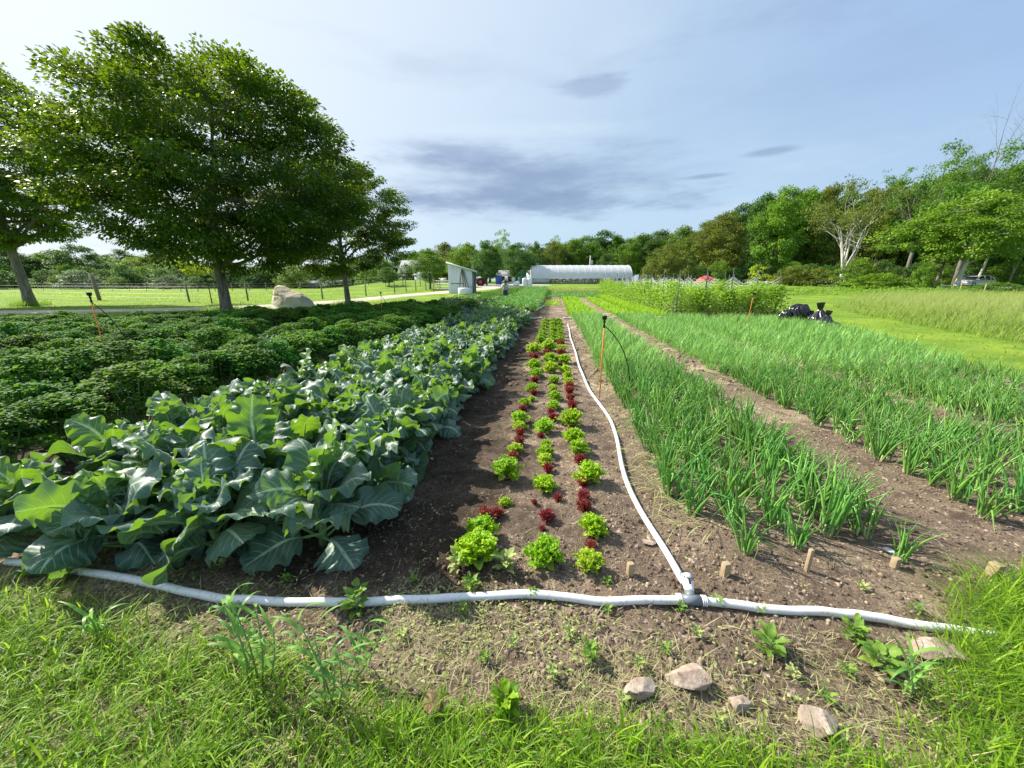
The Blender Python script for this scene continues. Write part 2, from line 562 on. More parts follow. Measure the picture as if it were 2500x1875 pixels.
M['tree_bright'] = leafmat('bright_tree_leaf', (.080, .190, .018), (.220, .380, .034), (.38, .60, .04), .27, .6, .25, objvar=.15)
M['tree_olive'] = leafmat('olive_tree_leaf', (.090, .135, .024), (.235, .280, .045), (.36, .42, .05), .22, .65, .2, objvar=.15)
M['tree_yellow'] = leafmat('yellow_sapling_leaf', (.24, .34, .02), (.44, .52, .03), (.62, .70, .05), .4, .6, .2)
M['tree_grey'] = leafmat('grey_green_shrub_leaf', (.14, .19, .11), (.24, .30, .17), (.3, .4, .15), .2, .6, .2, objvar=.15)
M['bark'] = bark('bark', (.10, .085, .07), (.25, .23, .20))
M['bark_dark'] = bark('dark_bark', (.05, .042, .035), (.12, .10, .085))
M['bark_pale'] = bark('pale_bark', (.42, .40, .35), (.70, .68, .62), 3)
M['rock'] = groundmat('field_stone', [((.36, .28, .22), 1, 0, 1), ((.50, .42, .35), 14, .42, .62), ((.22, .15, .11), 30, .55, .7)], bmp=(.8, .01), bscale=60)
M['rock_brown'] = groundmat('brown_clod_stone', [((.26, .17, .09), 1, 0, 1), ((.36, .27, .16), 30, .42, .62), ((.13, .08, .045), 45, .5, .7)], bmp=(1, .02), bscale=60)
M['boulder'] = groundmat('boulder_granite', [((.60, .54, .43), 1, 0, 1), ((.72, .67, .57), 1.6, .4, .65), ((.44, .37, .28), 3.5, .58, .76), ((.25, .23, .2), 11, .62, .8)], bmp=(.7, .06), bscale=7)
M['hose'] = simple('white_hose', (.74, .75, .76), .5, var=.06, nscale=22, dirt=(.38, .32, .25))
M['pvc_grey'] = simple('grey_pvc', (.16, .19, .22), .4, var=.1)
M['pvc_light'] = simple('pale_grey_plastic', (.45, .48, .50), .45, var=.06)
M['black'] = simple('black_plastic', (.012, .012, .014), .4, var=.2)
M['bag'] = simple('black_bag_film', (.010, .010, .012), .22, var=.3, spec=.7)
M['orange'] = simple('orange_fiberglass', (.80, .23, .03), .5, var=.1)
M['wood'] = simple('weathered_wood', (.38, .29, .18), .85, var=.25, nscale=20, bmp=.4)
M['postwood'] = simple('grey_post_wood', (.22, .18, .13), .9, var=.3, nscale=8, bmp=.4)
M['wire'] = simple('fence_wire', (.30, .30, .29), .5, metal=.5, var=.05)
M['steel'] = simple('green_steel_stake', (.045, .065, .05), .6, var=.2)
M['net'] = simple('white_netting', (.75, .76, .76), .6, var=.05)
M['white'] = simple('white_paint', (.76, .82, .95), .6, var=.03, nscale=2, dirt=(.70, .76, .88))
M['white_metal'] = simple('white_metal', (.78, .79, .80), .4, var=.03)
M['greytrim'] = simple('grey_roofing', (.16, .17, .18), .7, var=.15, nscale=3)
M['roof'] = simple('slate_shingle', (.20, .21, .23), .8, var=.2, nscale=4)
M['dark'] = simple('dark_opening', (.02, .02, .022), .8, var=.2)
M['glass'] = simple('dark_glass', (.02, .025, .03), .08, var=.1, spec=.9)
M['red'] = simple('red_paint', (.55, .05, .03), .5, var=.15)
M['redtarp'] = simple('red_tarp', (.85, .06, .08), .5, var=.1)
M['redbarn'] = simple('barn_red', (.26, .06, .04), .8, var=.15)
M['green'] = simple('green_siding', (.05, .20, .10), .7, var=.1)
M['blue'] = simple('blue_metal', (.03, .10, .42), .5, var=.15)
M['rubber'] = simple('tyre_rubber', (.02, .02, .02), .8)
M['car'] = simple('white_car_paint', (.74, .76, .80), .25, var=.02, spec=.6)
M['tail'] = simple('red_lamp_lens', (.5, .02, .02), .2)
M['skin'] = simple('skin', (.50, .30, .21), .6, var=.05)
M['shirt'] = simple('white_cloth', (.78, .78, .77), .85, var=.06)
M['trousers'] = simple('blue_denim', (.07, .10, .17), .9, var=.15)
M['hat'] = simple('brown_hat', (.10, .075, .055), .8, var=.2)


def film_mat():
    m, nt = mat_new('greenhouse_film')
    tc = N(nt, 'ShaderNodeTexCoord')
    n = NOISE(nt, tc.outputs['Object'], 1.2, 4, .6)
    c = MIX(nt, n, (.70, .73, .76), (.82, .84, .86))
    d = N(nt, 'ShaderNodeBsdfPrincipled')
    nt.links.new(c, d.inputs['Base Color']); d.inputs['Roughness'].default_value = .35
    t = N(nt, 'ShaderNodeBsdfTranslucent'); t.inputs[0].default_value = (.85, .88, .9, 1)
    ms = N(nt, 'ShaderNodeMixShader'); ms.inputs[0].default_value = .35
    nt.links.new(d.outputs[0], ms.inputs[1]); nt.links.new(t.outputs[0], ms.inputs[2])
    finish(nt, ms.outputs[0])
    return m


M['film'] = film_mat()

# ------------------------------------------------------------------ the ground
def axis(segs):
    out = []
    for a, b, n in segs:
        out.append(np.linspace(a, b, n, endpoint=False))
    out.append([segs[-1][1]])
    return np.concatenate(out)


def sheet(name, xs, ys, zf, mat, smooth=True):
    X, Y = np.meshgrid(xs, ys)
    Z = zf(X, Y)
    nx, ny = len(xs), len(ys)
    i = np.arange(ny - 1)[:, None] * nx; j = np.arange(nx - 1)[None]
    Q = np.stack([i + j, i + j + 1, i + nx + j + 1, i + nx + j], -1).reshape(-1, 4)
    o = mesh_obj(name, np.stack([X, Y, Z], -1), Q, None, mat, None, None, smooth)
    return tag(o, kind='structure')


# outline of the tilled field, left edge follows the dirt track
FIELD_L = np.array([(-30, .2), (-17.5, 4.0), (-15.6, 8.2), (-12.9, 10.2), (-10.6, 13.3), (-9.2, 16.5), (-8.3, 22), (-7.4, 30), (-6.4, 42), (-5.6, 60)])


def field_left(y):
    return np.interp(y, FIELD_L[::1, 1], FIELD_L[::1, 0])


def field_right(y):
    return np.interp(y, [0, 6, 12, 16, 20, 45], [3.9, 7.0, 9.2, 9.6, 11.0, 13.0])


def infield(x, y, m=0.0):
    e = 0.25 * (fbm(np.asarray(x) * 1.3, np.asarray(y) * 1.3, 11, 3) - .45)
    d = np.minimum(np.minimum(x - field_left(y), field_right(y) - x), np.minimum(50 - y, (y - 0.2) * 1.0))
    return d + e - m


BEDS_ON = [(0.78, 1.95, 1.70, 16.0), (2.62, 3.95, 1.90, 16.2), (4.40, 5.75, 2.0, 16.0), (6.15, 8.6, 4.0, 15.6)]


def field_z(x, y):
    z = T(x, y)
    near = np.clip(1.4 - y / 40, .2, 1)
    z = z + near * (0.035 * (fbm(x * 1.1, y * 1.1, 21, 3) - .43) + .040 * (fbm(x * 9, y * 9, 31, 3) - .43) + .022 * (fbm(x * 30, y * 30, 41, 2) - .37))
    # wheel-path hollows between the beds
    for c in (-.75, .62, 2.3, 4.17, 5.95, -3.3, -4.68, -6.1):
        z = z - .03 * np.exp(-((x - c) / .16) ** 2) * sstep((y - 1.3) / .5)
    return z + .004


gx = axis([(-900, -120, 14), (-120, -40, 40), (-40, 40, 130), (40, 120, 40), (120, 900, 14)])
gy = axis([(-60, -3, 10), (-3, 50, 120), (50, 130, 60), (130, 1200, 20)])


def ground_z(x, y):
    ins = sstep((infield(x, y, .2)) / .6)
    return T(x, y) - .10 * ins + .05 * (fbm(x * .6, y * .6, 5, 3) - .4) * (1 - ins) * sstep((y - 12) / 6)


sheet('ground', gx, gy, ground_z, M['grassland'])
fx = axis([(-30, -3.2, 130), (-3.2, 3.6, 300), (3.6, 13, 90)])
fy = axis([(-.6, .5, 14), (.5, 4.5, 190), (4.5, 12, 120), (12, 50, 130)])


def soil_z(x, y):
    d = infield(x, y)
    return np.where(d > 0, field_z(x, y), field_z(x, y) - .25 * np.clip(-d / .5, 0, 1) ** 1.0)


sheet('field_soil', fx, fy, soil_z, M['soil'])


def strip(name, P, w, mat, lift=.012, n=60, wob=.2):
    P = np.array(P, float)
    s = np.concatenate([[0], np.cumsum(np.linalg.norm(np.diff(P[:, :2], axis=0), axis=1))])
    t = np.linspace(0, s[-1], n)
    c = np.stack([np.interp(t, s, P[:, 0]), np.interp(t, s, P[:, 1])], -1)
    for _ in range(3):
        c[1:-1] = (c[:-2] + c[1:-1] * 2 + c[2:]) / 4
    d = np.gradient(c, axis=0); d /= np.linalg.norm(d, axis=1)[:, None]
    nrm = np.stack([-d[:, 1], d[:, 0]], -1)
    W_ = np.interp(t, s, np.broadcast_to(w, (len(P),)))
    cols = np.linspace(-.5, .5, 9)
    V = []
    for q, k in enumerate(cols):
        ww = W_ + wob * (fbm(t * .8, t * 0 + q // 5 * 9, 77, 3) - .4) * 2
        p = c + nrm * (k * ww)[:, None]
        edge = abs(k) / .5
        z = T(p[:, 0], p[:, 1]) + .05 * (fbm(p[:, 0] * .6, p[:, 1] * .6, 5, 3) - .4) + lift + .03 * (1 - edge ** 4) - .05 * (edge > .99)
        V.append(np.stack([p[:, 0], p[:, 1], z], -1))
    V = np.stack(V, 1)
    m = len(cols)
    i = np.arange(n - 1)[:, None] * m; j = np.arange(m - 1)[None]
    Q = np.stack([i + j, i + m + j, i + m + j + 1, i + j + 1], -1).reshape(-1, 4)
    o = mesh_obj(name, V, Q, None, mat, None, None, True)
    return tag(o, kind='structure')


track_pts = [at(-700, 768), at(-250, 765), at(0, 763), at(250, 760), at(500, 755), at(700, 745), at(850, 735), at(960, 724), at(1060, 716), at(1150, 708), at(1230, 700)]
strip('dirt_track', track_pts, [2.4] * 7 + [2.6, 3.0, 3.4, 4], M['track'], .03, 120)
pts = [W(1180, 62), W(1240, 62), W(1300, 64), W(1340, 66)]
strip('gravel_yard', [W(1150, 55), W(1215, 60), W(1290, 66)], [6, 12, 10], M['gravel'], .05, 40)
strip('road', [W(2180, 50), W(2300, 50), W(2420, 46.5), W(2600, 40), W(2800, 34)], 4.2, M['asphalt'], .05, 60)

# ------------------------------------------------------------------ scattered blades
def ribbons(root, az, L, el0, bend, w, segs=4, side=None, tip=0.05, r=None, tube=False):
    """root (N,3); az heading; el0 start elevation; bend total downward bend (rad)"""
    n = len(root)
    el = el0[:, None] - bend[:, None] * (np.arange(segs)[None] / max(1, segs - 1)) ** 1.3
    st = (L / segs)[:, None]
    dx = np.cos(el) * st; dz = np.sin(el) * st
    hx = np.concatenate([np.zeros((n, 1)), np.cumsum(dx, 1)], 1); hz = np.concatenate([np.zeros((n, 1)), np.cumsum(dz, 1)], 1)
    ca, sa = np.cos(az)[:, None], np.sin(az)[:, None]
    P = np.stack([root[:, 0:1] + hx * ca, root[:, 1:2] + hx * sa, root[:, 2:3] + hz], -1)
    tw = az + (np.pi / 2 if side is None else side)
    u = np.arange(segs + 1) / segs
    prof = np.minimum(1, (1 - u) * 2.2 + tip) * (0.65 + .35 * np.minimum(1, u * 4))
    wv = w[:, None] * prof[None] * .5
    S = np.stack([np.cos(tw), np.sin(tw), np.zeros(n)], -1)[:, None]
    A = P - S * wv[..., None]; B = P + S * wv[..., None]
    V = np.stack([A, B], 2)              # n, segs+1, 2, 3
    b = (np.arange(n) * (segs + 1) * 2)[:, None]; j = np.arange(segs)[None] * 2
    Q = np.stack([b + j, b + j + 1, b + j + 3, b + j + 2], -1).reshape(-1, 4)
    r = rng.random(n) if r is None else r
    lf = np.stack([np.broadcast_to(u[None, :, None], (n, segs + 1, 2)), np.broadcast_to(np.array([-1, 1.])[None, None], (n, segs + 1, 2)),
                   np.broadcast_to(r[:, None, None], (n, segs + 1, 2))], -1)
    return V.reshape(-1, 3), Q, lf.reshape(-1, 3)


def tubes(P, r, k=4, rnd=None):
    """P (N,S,3) spines, r (N,S) radii -> joined 4-sided tubes"""
    n, s, _ = P.shape
    tn = np.gradient(P, axis=1); tn /= np.linalg.norm(tn, axis=2)[..., None] + 1e-9
    ref = np.array([0.31, 0.95, .02])
    a = np.cross(tn, ref); a /= np.linalg.norm(a, axis=2)[..., None] + 1e-9
    b = np.cross(tn, a)
    th = np.arange(k) / k * 2 * np.pi
    V = P[:, :, None] + r[:, :, None, None] * (a[:, :, None] * np.cos(th)[None, None, :, None] + b[:, :, None] * np.sin(th)[None, None, :, None])
    base = (np.arange(n) * s * k)[:, None, None]; i = (np.arange(s - 1) * k)[None, :, None]; j = np.arange(k)[None, None]; j2 = (j + 1) % k
    Q = np.stack([base + i + j, base + i + j2, base + i + k + j2, base + i + k + j], -1).reshape(-1, 4)
    rnd = rng.random(n) if rnd is None else rnd
    u = np.linspace(0, 1, s)
    lf = np.stack([np.broadcast_to(u[None, :, None], (n, s, k)), np.zeros((n, s, k)), np.broadcast_to(rnd[:, None, None], (n, s, k))], -1)
    return V.reshape(-1, 3), Q, lf.reshape(-1, 3)


def ground_pts(n, x0, x1, y0, y1, dens, zf=field_z):
    x = rng.uniform(x0, x1, n); y = rng.uniform(y0, y1, n)
    keep = rng.random(n) < dens(x, y)
    x, y = x[keep], y[keep]
    return np.stack([x, y, zf(x, y)], -1)


def grass_obj(name, P, L, w, mat, el=(1.0, 1.5), bend=(.3, 1.4), segs=4, wind=None, kind='stuff', extra=None):
    n = len(P)
    az = rng.uniform(0, 2 * np.pi, n) if wind is None else rng.normal(wind[0], wind[1], n)
    LL = L[0] + (L[1] - L[0]) * rng.random(n) ** 1.5
    if extra is not None: LL = LL * extra
    V, Q, lf = ribbons(P, az, LL, rng.uniform(*el, n), rng.uniform(*bend, n), rng.uniform(w[0], w[1], n), segs)
    o = mesh_obj(name, V, Q, None, mat, lf)
    return tag(o, kind=kind)


# foreground turf -------------------------------------------------------------
def fg_density(x, y):
    left = sstep((1.02 + .10 * (-x - .6) - y) / .28) * sstep((-x - .25) / .5)
    mid = sstep((.93 - y) / .12)
    right = sstep((x - 1.10 - (y - .97) * 1.05) / .35) * sstep((1.85 - y) / .35)
    d = np.maximum(np.maximum(left, mid), right)
    pat = sstep((fbm(x * 4, y * 4, 61, 3) - .33) / .16)
    return d * (0.42 + .58 * pat)


P = ground_pts(115000, -2.9, 2.9, .45, 2.1, lambda x, y: fg_density(x, y) * .9)
size = 0.75 + .45 * sstep((P[:, 0] - 1.4) / .5) + .25 * sstep((-P[:, 0] - .6) / .8)
tag(grass_obj('grass', P, (.05, .20), (.0022, .0055), M['lush'], (.6, 1.4), (.4, 1.7), 6, (.6, 1.6), extra=size),
    'long bright green turf in the foreground, thickest at the lower left', 'grass')
# windswept leaning blades
P = ground_pts(40000, -2.9, 2.9, .5, 2.0, lambda x, y: fg_density(x, y) * .6)
tag(grass_obj('grass', P, (.06, .17), (.0018, .0040), M['grass'], (.45, 1.15), (.3, 1.1), 6, (2.2, .9), extra=.75 + 1.1 * sstep((P[:, 0] - 1.2) / .6)),
    'thin darker grass blades leaning to the right among the turf', 'grass')
# sparse blades over bare ground
P = ground_pts(5000, -3, 3.2, .7, 1.75, lambda x, y: .5 * sstep((1.42 - y) / .3))
tag(grass_obj('grass', P, (.02, .07), (.0018, .0035), M['grass'], (.3, 1.4), (.2, 1.5), 4), 'sparse short grass sprouting from the bare foreground soil', 'grass')

# dry straw and clippings lying on the soil
P = ground_pts(75000, -3.2, 3.6, .65, 1.85, lambda x, y: (0.12 + .88 * sstep((fbm(x * 2.2, y * 2.2, 71, 3) - .36) / .2)) * (.1 + .9 * sstep((1.5 - y) / .35)))
P[:, 2] += rng.uniform(.002, .012, len(P))
n = len(P)
V, Q, lf = ribbons(P, rng.uniform(0, 6.28, n), rng.uniform(.012, .055, n), rng.normal(.10, .25, n), rng.uniform(-.3, .5, n), rng.uniform(.0009, .0020, n), 3)
tag(mesh_obj('dry_straw', V, Q, None, M['straw'], lf), 'pale dry grass clippings littering the bare soil in front', 'straw', kind='stuff')
P = ground_pts(9000, -3.2, 8, 1.6, 12, lambda x, y: (.25 + .75 * (vnoise(x * 2, y * 2, 5) > .5)) / (1 + y * .25))
P[:, 2] += .006
n = len(P)
V, Q, lf = ribbons(P, rng.uniform(0, 6.28, n), rng.uniform(.02, .08, n), rng.normal(.05, .15, n), rng.uniform(-.2, .3, n), rng.uniform(.0015, .003, n), 3)
tag(mesh_obj('dry_straw', V, Q, None, M['straw'], lf), 'scattered dry stems lying in the paths between the beds', 'straw', kind='stuff')
P = ground_pts(13000, -3.0, 2.6, .5, 1.35, lambda x, y: .25 + .75 * fg_density(x, y))
P[:, 2] += rng.uniform(.002, .02, len(P))
n = len(P)
V, Q, lf = ribbons(P, rng.normal(.5, 1.0, n), rng.uniform(.03, .11, n), rng.normal(.12, .2, n), rng.uniform(-.2, .6, n), rng.uniform(.0014, .0030, n), 4)
tag(mesh_obj('dry_straw', V, Q, None, M['straw'], lf), 'matted dead grass thatch under the foreground turf', 'straw', kind='stuff')
# small seedling leaves (rounded)
P = ground_pts(26000, -3.2, 3.4, .65, 2.1, lambda x, y: (.06 + .94 * sstep((fbm(x * 3.1, y * 3.1, 91, 3) - .38) / .2)) * (.06 + .94 * sstep((1.50 - y) / .25)))
P[:, 2] += rng.uniform(.003, .018, len(P))
n = len(P)
V, Q, lf = ribbons(P, rng.uniform(0, 6.28, n), rng.uniform(.007, .021, n), rng.normal(.3, .4, n), rng.uniform(0, 1.2, n), rng.uniform(.004, .010, n), 3, tip=.2)
tag(mesh_obj('seedling_weeds', V, Q, None, M['litter'], lf), 'tiny yellow-green weed seedlings covering the foreground soil', 'weeds', kind='stuff')

# clods and pebbles ------------------------------------------------------------
phi = (1 + 5 ** .5) / 2
ICO = np.array([(-1, phi, 0), (1, phi, 0), (-1, -phi, 0), (1, -phi, 0), (0, -1, phi), (0, 1, phi), (0, -1, -phi), (0, 1, -phi), (phi, 0, -1), (phi, 0, 1), (-phi, 0, -1), (-phi, 0, 1)]) / 1.9
ICOF = np.array([(0, 11, 5), (0, 5, 1), (0, 1, 7), (0, 7, 10), (0, 10, 11), (1, 5, 9), (5, 11, 4), (11, 10, 2), (10, 7, 6), (7, 1, 8), (3, 9, 4), (3, 4, 2), (3, 2, 6), (3, 6, 8), (3, 8, 9), (4, 9, 5), (2, 4, 11), (6, 2, 10), (8, 6, 7), (9, 8, 1)])
def clods(name, P, smin, smax, mat, label):
    n = len(P)
    s = smin + (smax - smin) * rng.random(n) ** 3
    V = ICO[None] * (1 + rng.uniform(-.35, .35, (n, 12, 1))) * s[:, None, None] * rng.uniform(.6, 1.3, (n, 1, 3)) + P[:, None]
    F = ICOF[None] + (np.arange(n) * 12)[:, None, None]
    o = mesh_obj(name, V, None, F.reshape(-1, 3), mat)
    return tag(o, label, 'soil', kind='stuff')


P = ground_pts(110000, -3.4, 4.2, .7, 5.5, lambda x, y: (.2 + .8 * sstep((fbm(x * 2, y * 2, 19, 3) - .35) / .2)) * np.clip(1.5 / np.maximum(y, .5), 0, 1) * np.where((x > -.1) & (x < 2.7) & (y < 2.2), 1, .6))
clods('soil_clods', P, .0022, .0135, M['clod'], 'crumbly soil clods and pebbles over the near beds and paths')
P = ground_pts(9000, -2, 9, 5, 17, lambda x, y: 5 / y * (infield(x, y) > .5))
clods('soil_clods', P, .012, .04, M['clod'], 'crumbly clods over the far part of the soil paths')

# ------------------------------------------------------------------ leafy plants
def surface_leaf(az, root, L, Wd, el0, droop, pet=.35, nu=14, nv=9, ruf=.02, rfreq=5, lobes=.12, fold=.25, roll=0., r=.5, shape=.6, quilt=.003, seed=0, side_curl=0., pr=.005, pexp=.62):
    """one cabbage-like leaf: curved blade on a petiole. returns blade arrays and petiole spine"""
    q = np.random.default_rng(seed)
    tot = L * (1 + pet)
    ns = 8
    # petiole
    tp = np.linspace(0, 1, 5) * L * pet
    a0 = el0
    hp = np.cumsum(np.r_[0, np.full(4, L * pet / 4) * math.cos(a0)]); zp = np.cumsum(np.r_[0, np.full(4, L * pet / 4) * math.sin(a0)])
    u = np.linspace(0, 1, nu)
    el = el0 - droop * u ** 1.2
    ds = L / (nu - 1)
    h = hp[-1] + np.concatenate([[0], np.cumsum(np.cos(el[:-1]) * ds)])
    z = zp[-1] + np.concatenate([[0], np.cumsum(np.sin(el[:-1]) * ds)])
    H = np.array([math.cos(az), math.sin(az), 0]); Z = np.array([0, 0, 1.]); Tn = np.array([-math.sin(az), math.cos(az), 0])
    S = h[:, None] * H + z[:, None] * Z
    nrm = -np.sin(el)[:, None] * H + np.cos(el)[:, None] * Z
    # roll about the spine
    Tv = Tn * math.cos(roll) + nrm * math.sin(roll)
    Nv = nrm * math.cos(roll) - Tn * math.sin(roll)
    v = np.linspace(-1, 1, nv)
    prof = np.sin(np.pi * np.clip(u, 0, 1) ** shape * .985 + .01) ** pexp
    prof[0] *= .5
    ph = q.uniform(0, 6.28, 6)
    U, Vv = np.meshgrid(u, v, indexing='ij')
    wl = 1 + lobes * (np.sin(U * 17 + ph[0] + np.sign(Vv) * ph[1]) + .6 * np.sin(U * 31 + ph[2] + np.sign(Vv) * ph[3]))
    wid = Wd * prof[:, None] * wl
    av = np.abs(Vv)
    out = (fold * av - side_curl * av ** 2) * wid + ruf * av ** 2 * np.sin(U * rfreq * 6.28 + ph[3] + np.sign(Vv) * ph[4]) * np.minimum(1, prof[:, None] * 1.5)
    out = out + .35 * ruf * np.sin(U * 7 + Vv * 3 + ph[5])
    out = out + quilt * np.abs(np.sin(np.pi * (U * 8 - av * 2.4)))
    Pp = S[:, None] + Tv[:, None] * (Vv * wid)[..., None] + Nv[:, None] * out[..., None] + np.array(root)
    i = np.arange(nu - 1)[:, None] * nv; j = np.arange(nv - 1)[None]
    Q = np.stack([i + j, i + j + 1, i + nv + j + 1, i + nv + j], -1).reshape(-1, 4)
    lf = np.stack([U, Vv, np.full_like(U, r)], -1)
    Pet = np.array(root) + hp[:, None] * H + zp[:, None] * Z
    spine = np.vstack([Pet, S[1:nu * 2 // 3:3] + np.array(root) - nrm[1:nu * 2 // 3:3] * .003])
    return Pp, Q, lf, spine


def make_cabbage(name, label, cat, seed, nleaf=24, H=.50, L=(.16, .27), Wd=(.075, .128), mat='broccoli', nu=28, nv=15, ruf=.026, group=None):
    q = np.random.default_rng(seed)
    t = thing(name, label, cat, group=group)
    b = MB(); s = MB()
    stem_top = H * .45
    s.tube([(0, 0, -.03), (.01, 0, stem_top * .5), (0, .01, stem_top)], [.018, .016, .012], 7, lf=(.5, 0, .3))
    ga = q.uniform(0, 6.28)
    for k in range(nleaf):
        f = k / (nleaf - 1)
        az = ga + k * 2.4 + q.normal(0, .25)
        z0 = stem_top * (.12 + .88 * f)
        el0 = .35 + 1.10 * f + q.normal(0, .20)
        Lk = q.uniform(*L) * (1.0 if f < .8 else .75)
        Wk = q.uniform(*Wd) * (1.0 if f < .8 else .7)
        droop = q.uniform(.8, 1.9) * (1.15 - .5 * f)
        rr = q.uniform(0, .76) if f < .75 else q.uniform(.5, 1.0)
        P_, Q_, lf_, sp = surface_leaf(az, (0, 0, z0), Lk, Wk, el0, droop, pet=q.uniform(.3, .6), nu=nu, nv=nv, ruf=ruf * q.uniform(.6, 1.4), rfreq=q.uniform(2.5, 5),
                                       fold=q.uniform(-.1, .5), roll=q.normal(0, .6), r=rr, shape=q.uniform(.70, .95), seed=int(q.integers(1e6)), side_curl=q.uniform(-.1, .6), lobes=q.uniform(.015, .05), pexp=.46)
        b.add(P_, Q_, None, lf_)
        rad = np.linspace(.0075, .002, len(sp))
        s.tube(sp, rad, 5, lf=(.5, 0, rr))
    b.build('leaves', M[mat], t, True)
    s.build('stem', M['stem'], t, True)
    return t


def place_first(proto, first, *a, **k):
    pass


class Placer:
    """uses prototypes themselves first, then copies"""
    def __init__(s, protos):
        s.p = protos; s.used = [False] * len(protos)

    def put(s, i, loc, rz, scale, label=None, group=None, tilt=(0, 0)):
        i = i % len(s.p)
        if not s.used[i]:
            o = s.p[i]; s.used[i] = True
            o.location = loc; o.rotation_euler = (tilt[0], tilt[1], rz)
            o.scale = (scale,) * 3 if np.isscalar(scale) else scale
            if label: o['label'] = label
            if group: o['group'] = group
            return o
        # copies are made only once every prototype stands somewhere: fine either way
        return dup(s.p[i], loc, rz, scale, label, group, tilt)


ORD = ['first', 'second', 'third', 'fourth', 'fifth', 'sixth', 'seventh', 'eighth', 'ninth', 'tenth', 'eleventh', 'twelfth', 'thirteenth', 'fourteenth', 'fifteenth', 'sixteenth', 'seventeenth', 'eighteenth']

bro = Placer([make_cabbage('broccoli_plant', 'x', 'broccoli', 100 + i) for i in range(7)])
rows_b = [(-1.20, 1.62, 'beside the bare path'), (-1.76, 1.52, 'second from the bare path'), (-2.30, 1.45, 'third from the bare path'), (-2.84, 1.50, 'nearest the curly kale')]
nb = 0
for ri, (X, y0, nm) in enumerate(rows_b):
    y = y0; k = 0
    while y < 17.0:
        if ri == 3 and y < 3: pass
        if k < 4:
            lab = ('%s broccoli plant from the front in the row %s' % (ORD[k], nm))
            grp = None
        else:
            lab = 'broccoli plant further back in the crowded row %s' % nm
            grp = 'broccoli plants in the row ' + nm
        s = (1.22 if y < 3 else 1.12 if y < 7 else 1.02) * rng.uniform(.88, 1.10)
        bro.put(nb if nb < 7 else int(rng.integers(0, 7)), (X + rng.normal(0, .05), y, float(field_z(X, y)) - .01), rng.uniform(0, 6.28), s, lab, grp or 'broccoli plants in the row ' + nm, (rng.normal(0, .06), rng.normal(0, .06)))
        nb += 1; k += 1
        y += (.38 if y < 7 else .44) * rng.uniform(.88, 1.12)


def tufts(b, C, out, size, width, q, n, spread, r, mat_u=.9, segs=3, bend=(.2, 2.4), el=(-.1, 1.4)):
    """little crinkled leaf edges scattered round the points C"""
    k = q.integers(0, len(C), n)
    rt = C[k] + q.normal(0, spread, (n, 3))
    V, Q, l = ribbons(rt, q.uniform(0, 6.28, n), q.uniform(size * .6, size * 1.3, n), q.uniform(el[0], el[1], n), q.uniform(bend[0], bend[1], n), q.uniform(width * .7, width * 1.3, n), segs, side=q.uniform(.6, 2.4, n), tip=.55, r=np.clip(r[k] + q.normal(0, .14, n), 0, 1))
    l[:, 0] = mat_u
    b.add(V, Q, None, l)


def kale_leafset(seed, n=17, H=.40, L=(.16, .22), Wd=(.07, .10), ruf=.032, nu=20, nv=9, rfreq=(7, 10), col=(0, 1), elr=(.5, 1.35), pet=(.8, 1.3), droop=(.9, 1.9), curl=0):
    q = np.random.default_rng(seed)
    b = MB(); s = MB()
    for k in range(n):
        f = (k + .5) / n
        az = k * 2.4 + q.normal(0, .3)
        z0 = H * .32 * f
        P_, Q_, lf_, sp = surface_leaf(az, (0, 0, z0), q.uniform(*L) * (1 - .25 * f), q.uniform(*Wd) * (1 - .2 * f), elr[0] + (elr[1] - elr[0]) * f + q.normal(0, .08), q.uniform(*droop) * (1.1 - .3 * f),
                                       pet=q.uniform(*pet), nu=nu, nv=nv, ruf=ruf, rfreq=q.uniform(*rfreq), fold=.2, roll=q.normal(0, .25), r=q.uniform(*col), shape=.8, quilt=ruf * .25, seed=int(q.integers(1e6)), side_curl=.7, lobes=.16)
        b.add(P_, Q_, None, lf_)
        if curl:
            e = np.concatenate([P_[3:, 0], P_[3:, 1], P_[3:, -1], P_[3:, -2], P_[-4:, 2:-2].reshape(-1, 3), P_[3:, 3]])
            tufts(b, e, None, .032, .030, q, curl, .009, np.full(len(e), lf_[0, 0, 2]))
        s.tube(sp[:5], .005, 4, lf=(.5, 0, .5))
    return b, s


def make_leafy(name, cat, mat, seed, **k):
    t = thing(name, 'x', cat)
    b, s = kale_leafset(seed, **k)
    b.build('leaves', M[mat], t, True)
    s.build('stem', M['stem'], t, True)
    return t


